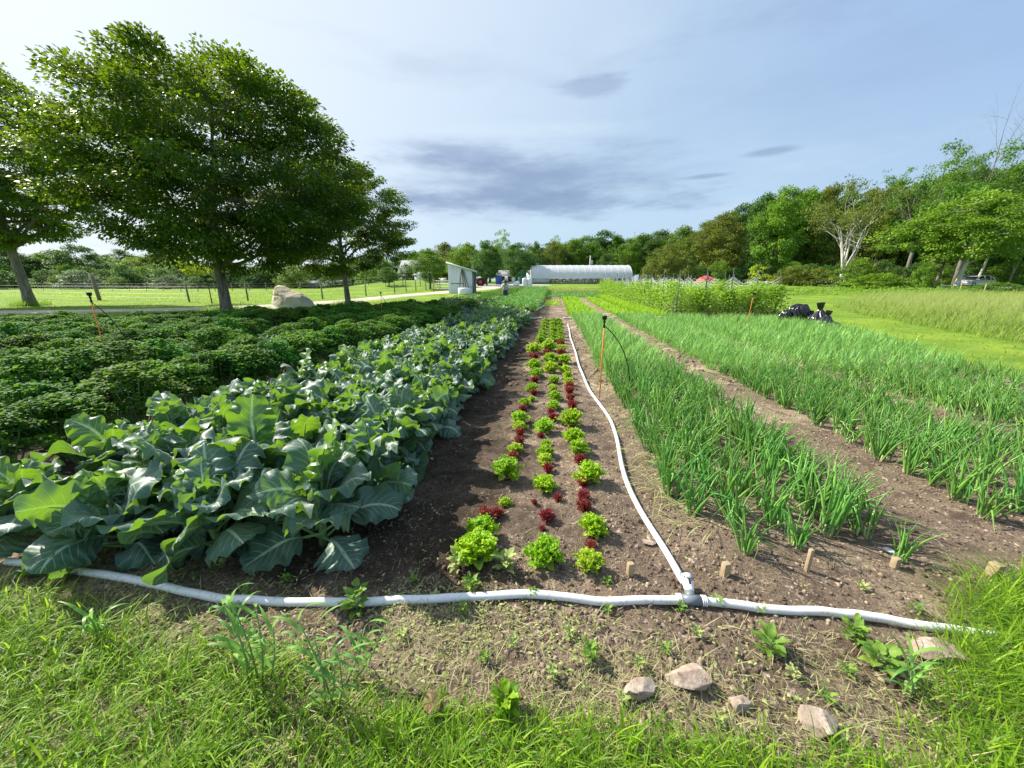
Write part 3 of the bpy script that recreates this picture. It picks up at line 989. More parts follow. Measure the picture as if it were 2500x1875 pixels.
def make_curly(seed, n=20, Rd=.19, H=.47):
    """curly kale: leaf stalks ending in tight crinkled fronds that form a mound"""
    q = np.random.default_rng(seed)
    t = thing('curly_kale_plant', 'x', 'kale')
    b = MB(); s_ = MB()
    for k in range(n):
        f = (k + .5) / n
        az = k * 2.4 + q.normal(0, .2)
        r = Rd * math.sqrt(1 - f) * 1.15 * q.uniform(.85, 1.15)
        z = H * (.34 + .66 * math.sqrt(f)) * q.uniform(.92, 1.08)
        c = np.array([r * math.cos(az), r * math.sin(az), z])
        tone = np.clip(q.normal(.45, .25), 0, 1)
        m = 95
        d = q.normal(0, 1, (m, 3)); d /= np.linalg.norm(d, axis=1)[:, None]; d[:, 2] = np.abs(d[:, 2]) * 1.1 - .25
        o_ = np.array([math.cos(az), math.sin(az), 0]) * .04
        e = c + d * np.array([.072, .072, .045]) * q.uniform(.8, 1.15) + o_ * (d @ np.array([math.cos(az), math.sin(az), 0]))[:, None]
        V, Q, l = ribbons(e, np.arctan2(d[:, 1], d[:, 0]) + q.normal(0, .9, m), q.uniform(.016, .034, m), q.uniform(-.3, 1.3, m), q.uniform(.3, 2.6, m), q.uniform(.016, .032, m), 3, side=q.uniform(.6, 2.4, m), tip=.6, r=np.clip(tone + q.normal(0, .16, m), 0, 1))
        b.add(V, Q, None, l)
        s_.tube([(0, 0, 0), (c[0] * .5, c[1] * .5, z * .55), tuple(c)], [.007, .005, .004], 4, lf=(.5, 0, .4), cap=False)
    b.build('leaves', M['kale'], t, True); s_.build('stem', M['stem'], t, True)
    return t


kale = Placer([make_curly(200 + i) for i in range(6)])
dino = Placer([make_leafy('lacinato_kale_plant', 'kale', 'dinokale', 220 + i, n=18, L=(.26, .34), Wd=(.03, .045), ruf=.008, rfreq=(8, 12), elr=(.4, 1.4), pet=(.3, .5), droop=(1.0, 1.8)) for i in range(2)])
purp = Placer([make_leafy('purple_kale_plant', 'kale', 'purple', 230 + i, n=16, L=(.2, .3), Wd=(.05, .08), ruf=.014, rfreq=(3, 6)) for i in range(2)])
coll = Placer([make_leafy('collard_plant', 'collard', 'collard', 240 + i, n=15, L=(.20, .28), Wd=(.09, .12), ruf=.012, rfreq=(2, 4), nu=12, nv=7) for i in range(3)])

kale_spots = []
for bi, c in enumerate((-3.95, -5.4, -6.85, -8.3, -9.75, -11.2, -12.65, -14.1)):
    for off in (-.17, .17):
        y = 1.9 + rng.uniform(0, .2)
        while y < 26:
            x = c + off + rng.normal(0, .03)
            if x > field_left(y) + .35:
                F = x * FWD[0] + y * FWD[1]; l = x * RGT[0] + y * RGT[1]
                if abs(l) < F * 1.40 + .6:
                    kale_spots.append((F, bi, x, y))
            y += .44 * rng.uniform(.9, 1.1)
kale_spots.sort()
nk = {'k': 0, 'd': 0, 'p': 0, 'c': 0}
far_kale = []
bname = ['the bed next to the broccoli', 'the second bed left of the broccoli', 'the third bed left of the broccoli', 'the fourth bed left of the broccoli', 'the fifth bed left of the broccoli', 'the sixth bed left of the broccoli', 'the seventh bed left of the broccoli', 'the eighth bed left of the broccoli']
for F, bi, x, y in kale_spots:
    z = float(field_z(x, y))
    e = x - field_left(y)
    if y > 12.2 and bi in (3, 4) and e < 1.2 and y < 15.5:
        kind = 'p'
    elif (e < 1.5) or y > 17.5:
        kind = 'c'
    elif bi == 2 and 8.0 < y < 10.5 or (bi == 1 and 6.0 < y < 7.0) or (bi == 0 and 14 < y < 17):
        kind = 'd'
    else:
        kind = 'k'
    plc = {'k': kale, 'd': dino, 'p': purp, 'c': coll}[kind]
    if nk[kind] >= 290:
        far_kale.append((x, y, z, kind)); continue
    lab = {'k': 'dark green curly kale plant in %s' % bname[bi], 'd': 'blue-grey strap-leaved kale plant among the curly kale in %s' % bname[bi],
           'p': 'dark purple kale plant near the smallest maple in %s' % bname[bi], 'c': 'broad flat-leaved green collard plant in %s' % bname[bi]}[kind]
    grp = {'k': 'curly kale in ', 'd': 'strap-leaved kale in ', 'p': 'purple kale in ', 'c': 'collards in '}[kind] + bname[bi]
    sc_ = rng.uniform(.85, 1.15) * (1.22 if kind == 'k' else 1.1)
    plc.put(nk[kind], (x, y, z - .01), rng.uniform(0, 6.28), sc_, lab, grp, (rng.normal(0, .05), rng.normal(0, .05)))
    nk[kind] += 1


def leafpile(name, spots, mat, label, cat, n_leaf=26, R_=.24, H=.42, ls=(.06, .12), seed=5):
    """low mass of leaves for plants too many to count"""
    q = np.random.default_rng(seed)
    V = []; 
    S = np.array(spots, float)
    n = len(S) * n_leaf
    c = np.repeat(S, n_leaf, 0)
    a = q.uniform(0, 6.28, n); rr = R_ * np.sqrt(q.random(n)); hh = H * (1 - .55 * (rr / R_) ** 2) * q.uniform(.55, 1.0, n)
    P_ = c + np.stack([rr * np.cos(a), rr * np.sin(a), hh], -1)
    V, Q, lf = ribbons(P_, a + q.normal(0, .5, n), q.uniform(ls[0], ls[1], n), q.uniform(.0, 1.0, n), q.uniform(.3, 1.6, n), q.uniform(ls[0], ls[1], n) * .8, 3, tip=.3, r=q.random(n))
    return tag(mesh_obj(name, V, Q, None, M[mat], lf), label, cat, kind='stuff')


if far_kale:
    leafpile('far_greens', [s[:3] for s in far_kale], 'kale', 'mass of dark kale and collards at the far left end of the field', 'kale', 30)

# potato-like rows beyond the broccoli
sp = []
for X in np.arange(-3.1, -.85, .42):
    for y in np.arange(17.3, 46, .38):
        x = X + rng.normal(0, .05)
        sp.append((x, y, float(field_z(x, y))))
leafpile('potato_plants', sp, 'crop_green', 'bright green leafy potato rows beyond the broccoli', 'potato plants', 34, .28, .68, (.07, .13), 6)
sp = []
for X in np.arange(-7.2, -3.2, .45):
    for y in np.arange(17.5 if X > -4.4 else 25.5, 46, .45):
        if X > field_left(y) + .4:
            sp.append((X + rng.normal(0, .05), y, float(field_z(X, y))))
leafpile('far_greens', sp, 'kale', 'mass of collard greens in the far beds before the white shed', 'greens', 26, .26, .60, (.07, .13), 16)
sp = []
for x in np.arange(-7.0, 7.0, .4):
    for y in np.arange(44, 49.5, .45):
        sp.append((x + rng.normal(0, .1), y + rng.normal(0, .1), float(T(x, y))))
leafpile('cover_crop', sp, 'meadow', 'low rough cover of weeds at the far end of the beds', 'weeds', 16, .3, .22, (.06, .12), 8)

# ------------------------------------------------------------------ lettuces
def make_lettuce(name, mat, seed, n=58, R_=.105, H=.155, ruf=.010, wisp=False, ntuft=1300):
    q = np.random.default_rng(seed)
    b = MB()
    top = []; rr = []
    for k in range(n):
        f = k / (n - 1)
        az = k * 2.4 + q.normal(0, .2)
        el0 = .62 + .92 * f ** .8 + q.normal(0, .08)
        L_ = H * q.uniform(.66, .86) * (1 - .10 * f)
        Wd = R_ * q.uniform(.20, .30) * (1.0 if not wisp else .45)
        r_ = q.uniform(0, 1)
        P_, Q_, lf_, sp = surface_leaf(az, (0, 0, .004), L_, Wd, el0, q.uniform(.3, .9) * (1 - .4 * f), pet=.10, nu=9, nv=5, ruf=ruf, rfreq=q.uniform(4, 7), lobes=.30,
                                       fold=.35, roll=q.normal(0, .3), r=r_, shape=1.3, quilt=.003, seed=int(q.integers(1e6)), side_curl=q.uniform(-.2, .6))
        b.add(P_, Q_, None, lf_)
        e = P_[4:].reshape(-1, 3); top.append(e); rr.append(np.full(len(e), r_))
    top = np.concatenate(top); rr = np.concatenate(rr)
    if wisp:
        tufts(b, top, None, .034, .007, q, ntuft // 2, .005, rr, bend=(.0, 1.2), el=(.3, 1.5))
    else:
        tufts(b, top, None, .015, .013, q, ntuft, .005, rr, mat_u=.95)
    for k in range(5):
        P_, Q_, lf_, sp = surface_leaf(k * 1.3, (0, 0, .005), H * .6, R_ * .3, .35, .6, pet=.05, nu=8, nv=5, ruf=.006, r=.9, seed=int(q.integers(1e6)))
        lf_[..., 0] *= .45
        b.add(P_, Q_, None, lf_)
    return b.build(name, M[mat], None, True)


PL = {'g': [make_lettuce('lettuce_head', 'let_green', 300 + i) for i in range(3)],
      'l': [make_lettuce('lettuce_head', 'let_lime', 310 + i, n=46, ruf=.012) for i in range(3)],
      'r': [make_lettuce('lettuce_head', 'let_red', 320 + i, n=44, H=.13, wisp=True) for i in range(3)],
      'f': [make_lettuce('lettuce_head', 'frisee', 330 + i, n=46, H=.14) for i in range(2)]}
PU = {k: 0 for k in PL}
LET = {
 'left': [(280, 1478, 225, 'g'), (297, 1335, 165, 'g'), (315, 1240, 130, 'r'), (395, 1220, 85, 'r'), (432, 1152, 72, 'l'), (440, 1000, 152, 'g'), (482, 872, 72, 'r'), (495, 845, 85, 'l'), (515, 800, 80, 'r'),
          (522, 748, 66, 'r'), (520, 718, 80, 'l'), (520, 680, 105, 'g'), (537, 603, 62, 'r'), (550, 577, 66, 'g'), (590, 550, 42, 'l'), (600, 515, 55, 'r'), (592, 495, 72, 'g'), (605, 437, 62, 'r'), (612, 412, 76, 'g'),
          (600, 365, 86, 'g'), (600, 312, 76, 'r'), (598, 272, 86, 'l')],
 'middle': [(663, 1485, 190, 'g'), (650, 1290, 52, 'r'), (675, 1240, 112, 'r'), (602, 1155, 48, 'r'), (738, 1128, 72, 'r'), (660, 1058, 125, 'g'), (682, 957, 78, 'r'), (668, 908, 88, 'l'), (667, 860, 92, 'g'), (672, 800, 55, 'l'),
            (640, 758, 52, 'r'), (665, 725, 108, 'g'), (712, 668, 72, 'r'), (700, 622, 62, 'r'), (715, 592, 76, 'g'), (718, 543, 76, 'g'), (710, 505, 45, 'r'), (710, 490, 52, 'l'), (720, 445, 66, 'g'), (698, 382, 92, 'l'), (700, 328, 90, 'g'),
            (676, 288, 66, 'r'), (682, 256, 92, 'l')],
 'right': [(912, 1532, 150, 'l'), (930, 1405, 86, 'r'), (942, 1318, 150, 'g'), (890, 1178, 112, 'r'), (885, 1112, 96, 'r'), (887, 1045, 82, 'r'), (928, 1018, 150, 'g'), (865, 897, 86, 'r'), (856, 852, 116, 'g'), (836, 792, 116, 'g'),
           (808, 737, 62, 'r'), (820, 692, 130, 'g'), (820, 592, 78, 'r'), (815, 548, 72, 'r'), (810, 505, 70, 'r'), (810, 478, 66, 'r'), (798, 458, 66, 'l'), (795, 418, 58, 'l'), (785, 386, 66, 'l'), (776, 332, 82, 'g'), (755, 284, 66, 'r'),
           (758, 262, 66, 'l'), (754, 226, 58, 'r')]}
for r_ in range(7):
    yy = 196 - r_ * 19
    for nm, xx in (('left', 640 + r_ * 5), ('middle', 700 + r_ * 2), ('right', 755 - r_ * 2)):
        LET[nm].append((xx, yy + 16, 62 - r_ * 2, 'f'))
cname = {'g': 'bright green', 'l': 'pale yellow-green', 'r': 'dark red', 'f': 'mid-green fine-leaved'}
for row, lst in LET.items():
    cnt = {}
    for (cx, cy, w, c) in lst:
        p = at(1050 + cx / 2.371, 750 + cy / 2.371)
        d = ray(1050 + cx / 2.371, 750 + cy / 2.371)
        F = p[0] * FWD[0] + p[1] * FWD[1]
        zc = F * math.cos(PITCH) + CAM_H * math.sin(PITCH)
        wid = w / 2.371 / FPX * zc
        k = cnt.get(c, 0); cnt[c] = k + 1
        i = PU[c]; PU[c] += 1
        base = PL[c][i % len(PL[c])]
        o = base if i < len(PL[c]) else base.copy()
        if i >= len(PL[c]): COL.objects.link(o)
        s = wid / (.202 if c != 'r' else .22)
        o.scale = (s, s, s * (1.25 if w > 140 else 1.12))
        o.location = (p[0], p[1], float(field_z(p[0], p[1])) - .004)
        o.rotation_euler = (rng.normal(0, .08), rng.normal(0, .08), rng.uniform(0, 6.28))
        tag(o, '%s %s lettuce head from the front in the %s lettuce row' % (ORD[k], cname[c], row), 'lettuce', 'lettuce heads in the three rows')

# ------------------------------------------------------------------ onions
def onion_leaves(q, n, L=(.30, .48), spread=.05, segs=8):
    az = q.uniform(0, 6.28, n)
    rt = np.stack([spread * np.sqrt(q.random(n)) * np.cos(az * 3.3), spread * np.sqrt(q.random(n)) * np.sin(az * 3.3), np.zeros(n)], -1)
    LL = q.uniform(L[0], L[1], n)
    el0 = np.clip(q.normal(1.36, .12, n), .8, 1.56)
    u = np.arange(segs) / (segs - 1)
    bend = q.uniform(.05, .8, n)
    kink = q.random(n) < .26
    ku = q.uniform(.35, .75, n)
    el = el0[:, None] - bend[:, None] * u[None] ** 2 - (kink[:, None] & (u[None] > ku[:, None])) * q.uniform(.9, 2.3, n)[:, None]
    st = (LL / segs)[:, None]
    hx = np.concatenate([np.zeros((n, 1)), np.cumsum(np.cos(el) * st, 1)], 1); hz = np.concatenate([np.zeros((n, 1)), np.cumsum(np.sin(el) * st, 1)], 1)
    azz = az[:, None] + np.concatenate([np.zeros((n, 1)), np.cumsum(q.normal(0, .06, (n, segs)), 1)], 1)
    P_ = np.stack([rt[:, 0:1] + hx * np.cos(azz), rt[:, 1:2] + hx * np.sin(azz), np.maximum(hz, .004)], -1)
    uu = np.linspace(0, 1, segs + 1)
    rad = q.uniform(.0042, .0072, n)[:, None] * (np.minimum(1, (1 - uu) * 1.6 + .06) * (.8 + .5 * np.sin(uu * 3.1)))[None]
    return P_, rad


def make_onion(seed, n=26, L=(.28, .46), name='onion_clump'):
    q = np.random.default_rng(seed)
    t = thing(name, 'x', 'onions')
    P_, rad = onion_leaves(q, n, L)
    V, Q, lf = tubes(P_, rad, 4, q.random(n))
    b = MB(); b.add(V, Q, None, lf); b.build('leaves', M['onion'], t, True)
    s = MB()
    for k in range(5):
        a = k * 1.26
        s.tube([(.03 * math.cos(a), .03 * math.sin(a), -.01), (.028 * math.cos(a), .028 * math.sin(a), .02), (.026 * math.cos(a), .026 * math.sin(a), .06)], [.008, .007, .005], 6, lf=(0, 0, .9))
    s.build('white_stalks', M['onion'], t, True)
    return t


onion = Placer([make_onion(400 + i, n=16 + i) for i in range(9)])
spots = []
bedname = ['the narrow bed beside the white branch hose', 'the second onion bed from the hose', 'the third onion bed from the hose', 'the broad onion bed nearest the mown grass']
for bi, (x0, x1, y0, y1) in enumerate(BEDS_ON):
    nr = int(round((x1 - x0) / .29)) + 1
    for ri in range(nr):
        X = x0 + .1 + (x1 - x0 - .2) * ri / (nr - 1)
        y = y0 + rng.uniform(0, .25)
        if bi == 0:
            y = {0: 2.15, 1: 1.80, 2: 1.88, 3: 2.05, 4: 1.85}.get(ri, 1.95)
        while y < y1:
            x = X + rng.normal(0, .028)
            l = x * RGT[0] + y * RGT[1]; F = x * FWD[0] + y * FWD[1]
            if l < F * 1.42 + .4 and x < field_right(y) - .35:
                spots.append((F, bi, x, y))
            y += (.185 if y < 6 else .21) * rng.uniform(.85, 1.15)
spots.sort()
print('onion spots', len(spots), 'kale', len(kale_spots), nk)
fr = [0, 0, 0, 0]
far = []
for i, (F, bi, x, y) in enumerate(spots):
    z = float(field_z(x, y))
    if i < 298:
        k = fr[bi]; fr[bi] += 1
        if k < 3:
            lab = '%s nearest onion clump at the front of %s' % (ORD[k], bedname[bi])
        else:
            lab = 'clump of upright green onions growing in %s' % bedname[bi]
        s = rng.uniform(.82, 1.12) * (.72 if (k < 3 and bi == 0) else 1) * (1.0 if bi == 0 else .86)
        onion.put(i if i < 9 else int(rng.integers(0, 9)), (x, y, z - .004), rng.uniform(0, 6.28), s, lab, 'green onions in ' + bedname[bi], (rng.normal(0, .06), rng.normal(0, .06)))
    else:
        far.append((x, y, z, F, bi))
far = np.array(far)
q = np.random.default_rng(9)
mb = MB()
for lo, hi, cnt, segs in ((0, 7.5, 18, 6), (7.5, 60, 16, 4)):
    S = far[(far[:, 3] >= lo) & (far[:, 3] < hi)]
    if not len(S): continue
    n = len(S) * cnt
    c = np.repeat(S[:, :3], cnt, 0)
    P_ = c + np.stack([q.normal(0, .035, n), q.normal(0, .05, n), np.zeros(n)], -1)
    kb = q.random(n) < .3
    L_ = q.uniform(.30, .46, n) * np.repeat(np.where(S[:, 4] == 0, 1, .9), cnt)
    V, Q, lf = ribbons(P_, q.uniform(0, 6.28, n), L_, np.clip(q.normal(1.25, .17, n), .6, 1.56), np.where(kb, q.uniform(1.2, 2.6, n), q.uniform(.1, .8, n)), q.uniform(.010, .015, n) * (1 if lo == 0 else 1.3), segs, r=q.random(n))
    mb.add(V, Q, None, lf)
tag(mb.build('onion_field', M['onion_far']), 'mass of green onions filling the beds behind the nearest clumps', 'onions', kind='stuff')
# fallen leaves of the outer onions
P = ground_pts(900, .66, 1.0, 1.9, 9, lambda x, y: 1 / (1 + y * .2))
n = len(P); P[:, 2] += .01
V, Q, lf = ribbons(P, rng.normal(3.3, .6, n), rng.uniform(.12, .28, n), rng.uniform(.2, .9, n), rng.uniform(.4, 1.3, n), rng.uniform(.003, .006, n), 6)
lf[:, 2] = .98
tag(mesh_obj('fallen_onion_leaves', V, Q, None, M['litter'], lf), 'pale limp onion leaves lying along the edge of the hose path', 'onion leaves', kind='stuff')

# ------------------------------------------------------------------ beds beyond the cross pipe
def tuft_bed(name, x0, x1, y0, y1, mat, label, cat, dens, L, w, segs=3, el=(.7, 1.5), bend=(.3, 1.2)):
    P = ground_pts(int(dens * (x1 - x0) * (y1 - y0)), x0, x1, y0, y1, lambda x, y: np.ones_like(x))
    P[:, 0] += .12 * np.sin(P[:, 1] * 1.7) * 0.4
    o = grass_obj(name, P, L, w, M[mat], el, bend, segs)
    return tag(o, label, cat)


tuft_bed('carrot_bed', .72, 1.95, 16.6, 33, 'crop_lime', 'lime green feathery carrot tops in the first far bed', 'carrots', 420, (.16, .36), (.02, .045))
tuft_bed('young_lettuce_bed', 2.75, 3.65, 17.2, 34, 'crop_lime', 'low lime green crop in the middle far bed', 'greens', 260, (.12, .26), (.03, .07))
tuft_bed('dill_bed', 3.95, 5.0, 17.0, 36, 'crop_lime', 'taller feathery yellow-green crop beside the pea trellis', 'greens', 420, (.22, .42), (.02, .04))
tuft_bed('pale_seedling_bed', -.6, .35, 24.5, 30, 'crop_lime', 'pale sparse seedlings at the end of the bare bed', 'greens', 60, (.15, .30), (.03, .06))
tuft_bed('far_greens', -.8, 7, 34.5, 44, 'crop_green', 'low green crop in front of the white greenhouse', 'greens', 90, (.12, .26), (.04, .08))

# pea vines on a netting trellis
for ti, (dx, nm) in enumerate(((0, 'nearest the onions'), (1.3, 'second from the left'), (2.6, 'third from the left'), (3.9, 'fourth from the left'), (5.1, 'furthest to the right'))):
    x0 = 5.35 + dx; ya = 17.2 + dx * .38; yb = 44 if ti == 0 else 40
    n = 16000 if ti == 0 else 9000
    y = rng.uniform(ya, yb, n) if ti == 0 else ya + (yb - ya) * rng.random(n) ** 1.8
    h = 1.32 * rng.random(n) ** .7 * (.72 + .5 * vnoise(y * 1.3, y * 0 + ti, 3))
    x = x0 + rng.normal(0, .34, n) * (1.15 - .5 * h); y = y + rng.normal(0, .25, n)
    P = np.stack([x, y, T(x, y) + h], -1)
    V, Q, lf = ribbons(P, rng.uniform(0, 6.28, n), rng.uniform(.07, .13, n), rng.uniform(-.2, 1.3, n), rng.uniform(.2, 1.5, n), rng.uniform(.05, .09, n), 2, tip=.4)
    tag(mesh_obj('pea_vines', V, Q, None, M['pea'], lf), 'hedge of bright green pea vines climbing the trellis row %s' % nm, 'pea vines', kind='stuff')
    t = thing('trellis', 'stake and white net pea trellis, the row %s' % nm, 'trellis', (x0, ya, float(T(x0, ya))), 0, 'pea trellises')
    ys = np.arange(0, yb - ya, 2.9 if ti else 2.4)
    for k, yy in enumerate(ys):
        b = MB(); zz = float(T(x0, ya + yy) - T(x0, ya))
        hp = 1.98 + .12 * math.sin(k * 2.1 + ti)
        b.tube([(0, yy, zz - .2), (.0 + .03 * math.sin(k * 3), yy + .03, zz + hp)], .019, 5)
        b.build('post', M['steel'], t)
    b = MB()
    for z0 in np.arange(.3, 1.9, .16):
        pp = []
        for yy in np.arange(0, yb - ya - .5, .35):
            ph = (yy % 2.4) / 2.4
            sag = .30 * math.sin(math.pi * ph) * (z0 / 1.6)
            pp.append((.02, yy, z0 - sag + float(T(x0, ya + yy) - T(x0, ya))))
        b.tube(pp, .0055, 3, cap=False)
    for yy in np.arange(0, yb - ya - .5, .3):
        ph = (yy % 2.4) / 2.4; sag = .30 * math.sin(math.pi * ph); zt = float(T(x0, ya + yy) - T(x0, ya))
        b.tube([(.02, yy, zt + .3), (.02, yy, zt + 1.82 - sag)], .0042, 3, cap=False)
    b.build('net', M['net'], t)

# ------------------------------------------------------------------ lawns, pasture and meadow
def outside(x, y, m=0.0):
    return (infield(x, y) < -m)


def far_density(x, y):
    F = x * FWD[0] + y * FWD[1]
    return np.clip(16 / np.maximum(F, 8), 0, 1) ** 1.6


TP = np.array([p[:2] for p in track_pts])


def track_dist(x, y):
    d = np.full(np.shape(x), 1e9)
    for a, b in zip(TP[:-1], TP[1:]):
        ab = b - a; t = np.clip(((x - a[0]) * ab[0] + (y - a[1]) * ab[1]) / (ab @ ab), 0, 1)
        d = np.minimum(d, np.hypot(x - a[0] - t * ab[0], y - a[1] - t * ab[1]))
    return d


P = ground_pts(260000, -75, -4, 6, 60, lambda x, y: far_density(x, y) * outside(x, y, .1) * (track_dist(x, y) > 1.25) * (.35 + .65 * (vnoise(x * .8, y * .8, 4) > .35)) * (np.abs(x * RGT[0] + y * RGT[1]) < 1.5 * (x * FWD[0] + y * FWD[1])), ground_z)
tall = sstep((track_dist(P[:, 0], P[:, 1]) - 2.2) / 1.5) * (P[:, 1] + P[:, 0] * .3 > 17)
grass_obj('lawn_grass', P, (.04, .12), (.012, .03), M['lawn'], (.5, 1.5), (.2, 1.3), 2, extra=1 + 1.6 * tall)
P = ground_pts(120000, 7, 70, 4, 62, lambda x, y: far_density(x, y) * outside(x, y, .05) * (.4 + .6 * (vnoise(x * .8, y * .8, 4) > .35)), ground_z)
grass_obj('lawn_grass', P, (.04, .10), (.012, .03), M['lawn'], (.5, 1.5), (.2, 1.3), 2)


def meadow_line(y):
    return np.interp(y, [4, 8, 10, 13, 19, 26, 40], [9.9, 10.8, 11.4, 12.0, 14.0, 17.5, 30])


def meadow_d(x, y):
    F = x * FWD[0] + y * FWD[1]
    d = x - meadow_line(y) + .8 * (fbm(x * .5, y * .5, 8, 3) - .4)
    return (d > 0) * (F < 42 + 3 * vnoise(x * .2, y * .2, 9)) * np.clip(14 / F, 0, 1) ** 1.1 * (x < 1.5 * y + 12)


P = ground_pts(330000, 9.5, 62, 4, 42, lambda x, y: meadow_d(x, y), ground_z)
F_ = P[:, 0] * FWD[0] + P[:, 1] * FWD[1]
edge = sstep((P[:, 0] - meadow_line(P[:, 1])) / 1.2)
ex = (.45 + .75 * edge) * (.75 + .5 * fbm(P[:, 0] * .4, P[:, 1] * .4, 6, 3))
grass_obj('meadow_grass', P, (.35, .85), (.010, .022), M['meadow'], (.9, 1.5), (.2, 1.3), 3, (.4, 1.0), extra=ex)
print('meadow', len(P))

# rough shrubby growth along the road and the foot of the woods
P = ground_pts(60000, 20, 80, 20, 75, lambda x, y: ((x * FWD[0] + y * FWD[1]) > 38) * ((x * FWD[0] + y * FWD[1]) < 46) * ((x * RGT[0] + y * RGT[1]) > 22) * (.3 + .7 * (vnoise(x * .5, y * .5, 14) > .4)), ground_z)
n = len(P); P[:, 2] += rng.random(n) * .7 * (.4 + .8 * vnoise(P[:, 0] * .4, P[:, 1] * .4, 15))
V, Q, lf = ribbons(P, rng.uniform(0, 6.28, n), rng.uniform(.12, .3, n), rng.uniform(-.1, 1.1, n), rng.uniform(.2, 1.2, n), rng.uniform(.1, .2, n), 2, tip=.4)
tag(mesh_obj('brambles', V, Q, None, M['tree_bright'], lf), 'low bramble thicket along the roadside verge', 'brambles', kind='stuff')

# ------------------------------------------------------------------ trees
def crown_mesh(name, C, size, per, ls, mat, parent, flat=.5, droop=.5, seed=0, kite=.62, hang=.6, outc=None):
    """C (K,3) clump centres, size (K,) clump radii"""
    q = np.random.default_rng(seed)
    K = len(C); n = K * per
    c = np.repeat(C, per, 0); s = np.repeat(size, per)
    d = q.normal(0, 1, (n, 3)); d /= np.linalg.norm(d, axis=1)[:, None]
    rr = q.random(n) ** .45
    off = d * (rr * s)[:, None]; off[:, 2] *= flat
    P_ = c + off
    out = off / (s[:, None] + 1e-6) + q.normal(0, .5, (n, 3))
    if outc is not None:
        o2 = P_ - np.array(outc); o2 /= np.linalg.norm(o2, axis=1)[:, None] + 1e-9
        out += o2 * .8
    out[:, 2] -= hang
    out /= np.linalg.norm(out, axis=1)[:, None]
    up = np.array([0, 0, 1.]) + q.normal(0, .45, (n, 3)) + .5 * d
    side = np.cross(out, up); side /= np.linalg.norm(side, axis=1)[:, None] + 1e-9
    nr = np.cross(side, out)
    L_ = ls * q.uniform(.65, 1.25, n)
    a = P_; tip = P_ + out * L_[:, None]
    mid = P_ + out * (L_ * .45)[:, None] + nr * (L_ * .10)[:, None]
    lft = mid + side * (L_ * kite * .5)[:, None]; rgt = mid - side * (L_ * kite * .5)[:, None]
    V = np.stack([a, rgt, tip, lft], 1).reshape(-1, 3)
    Q = np.arange(n * 4).reshape(-1, 4)
    r = np.clip(np.repeat(q.uniform(0, .75, K), per) + q.uniform(-.15, .27, n), 0, 1)
    lf = np.stack([np.tile([0, .5, 1, .5], n), np.tile([0, 1, 0, -1], n), np.repeat(r, 4)], -1)
    return mesh_obj(name, V, Q, None, M[mat], lf, parent)


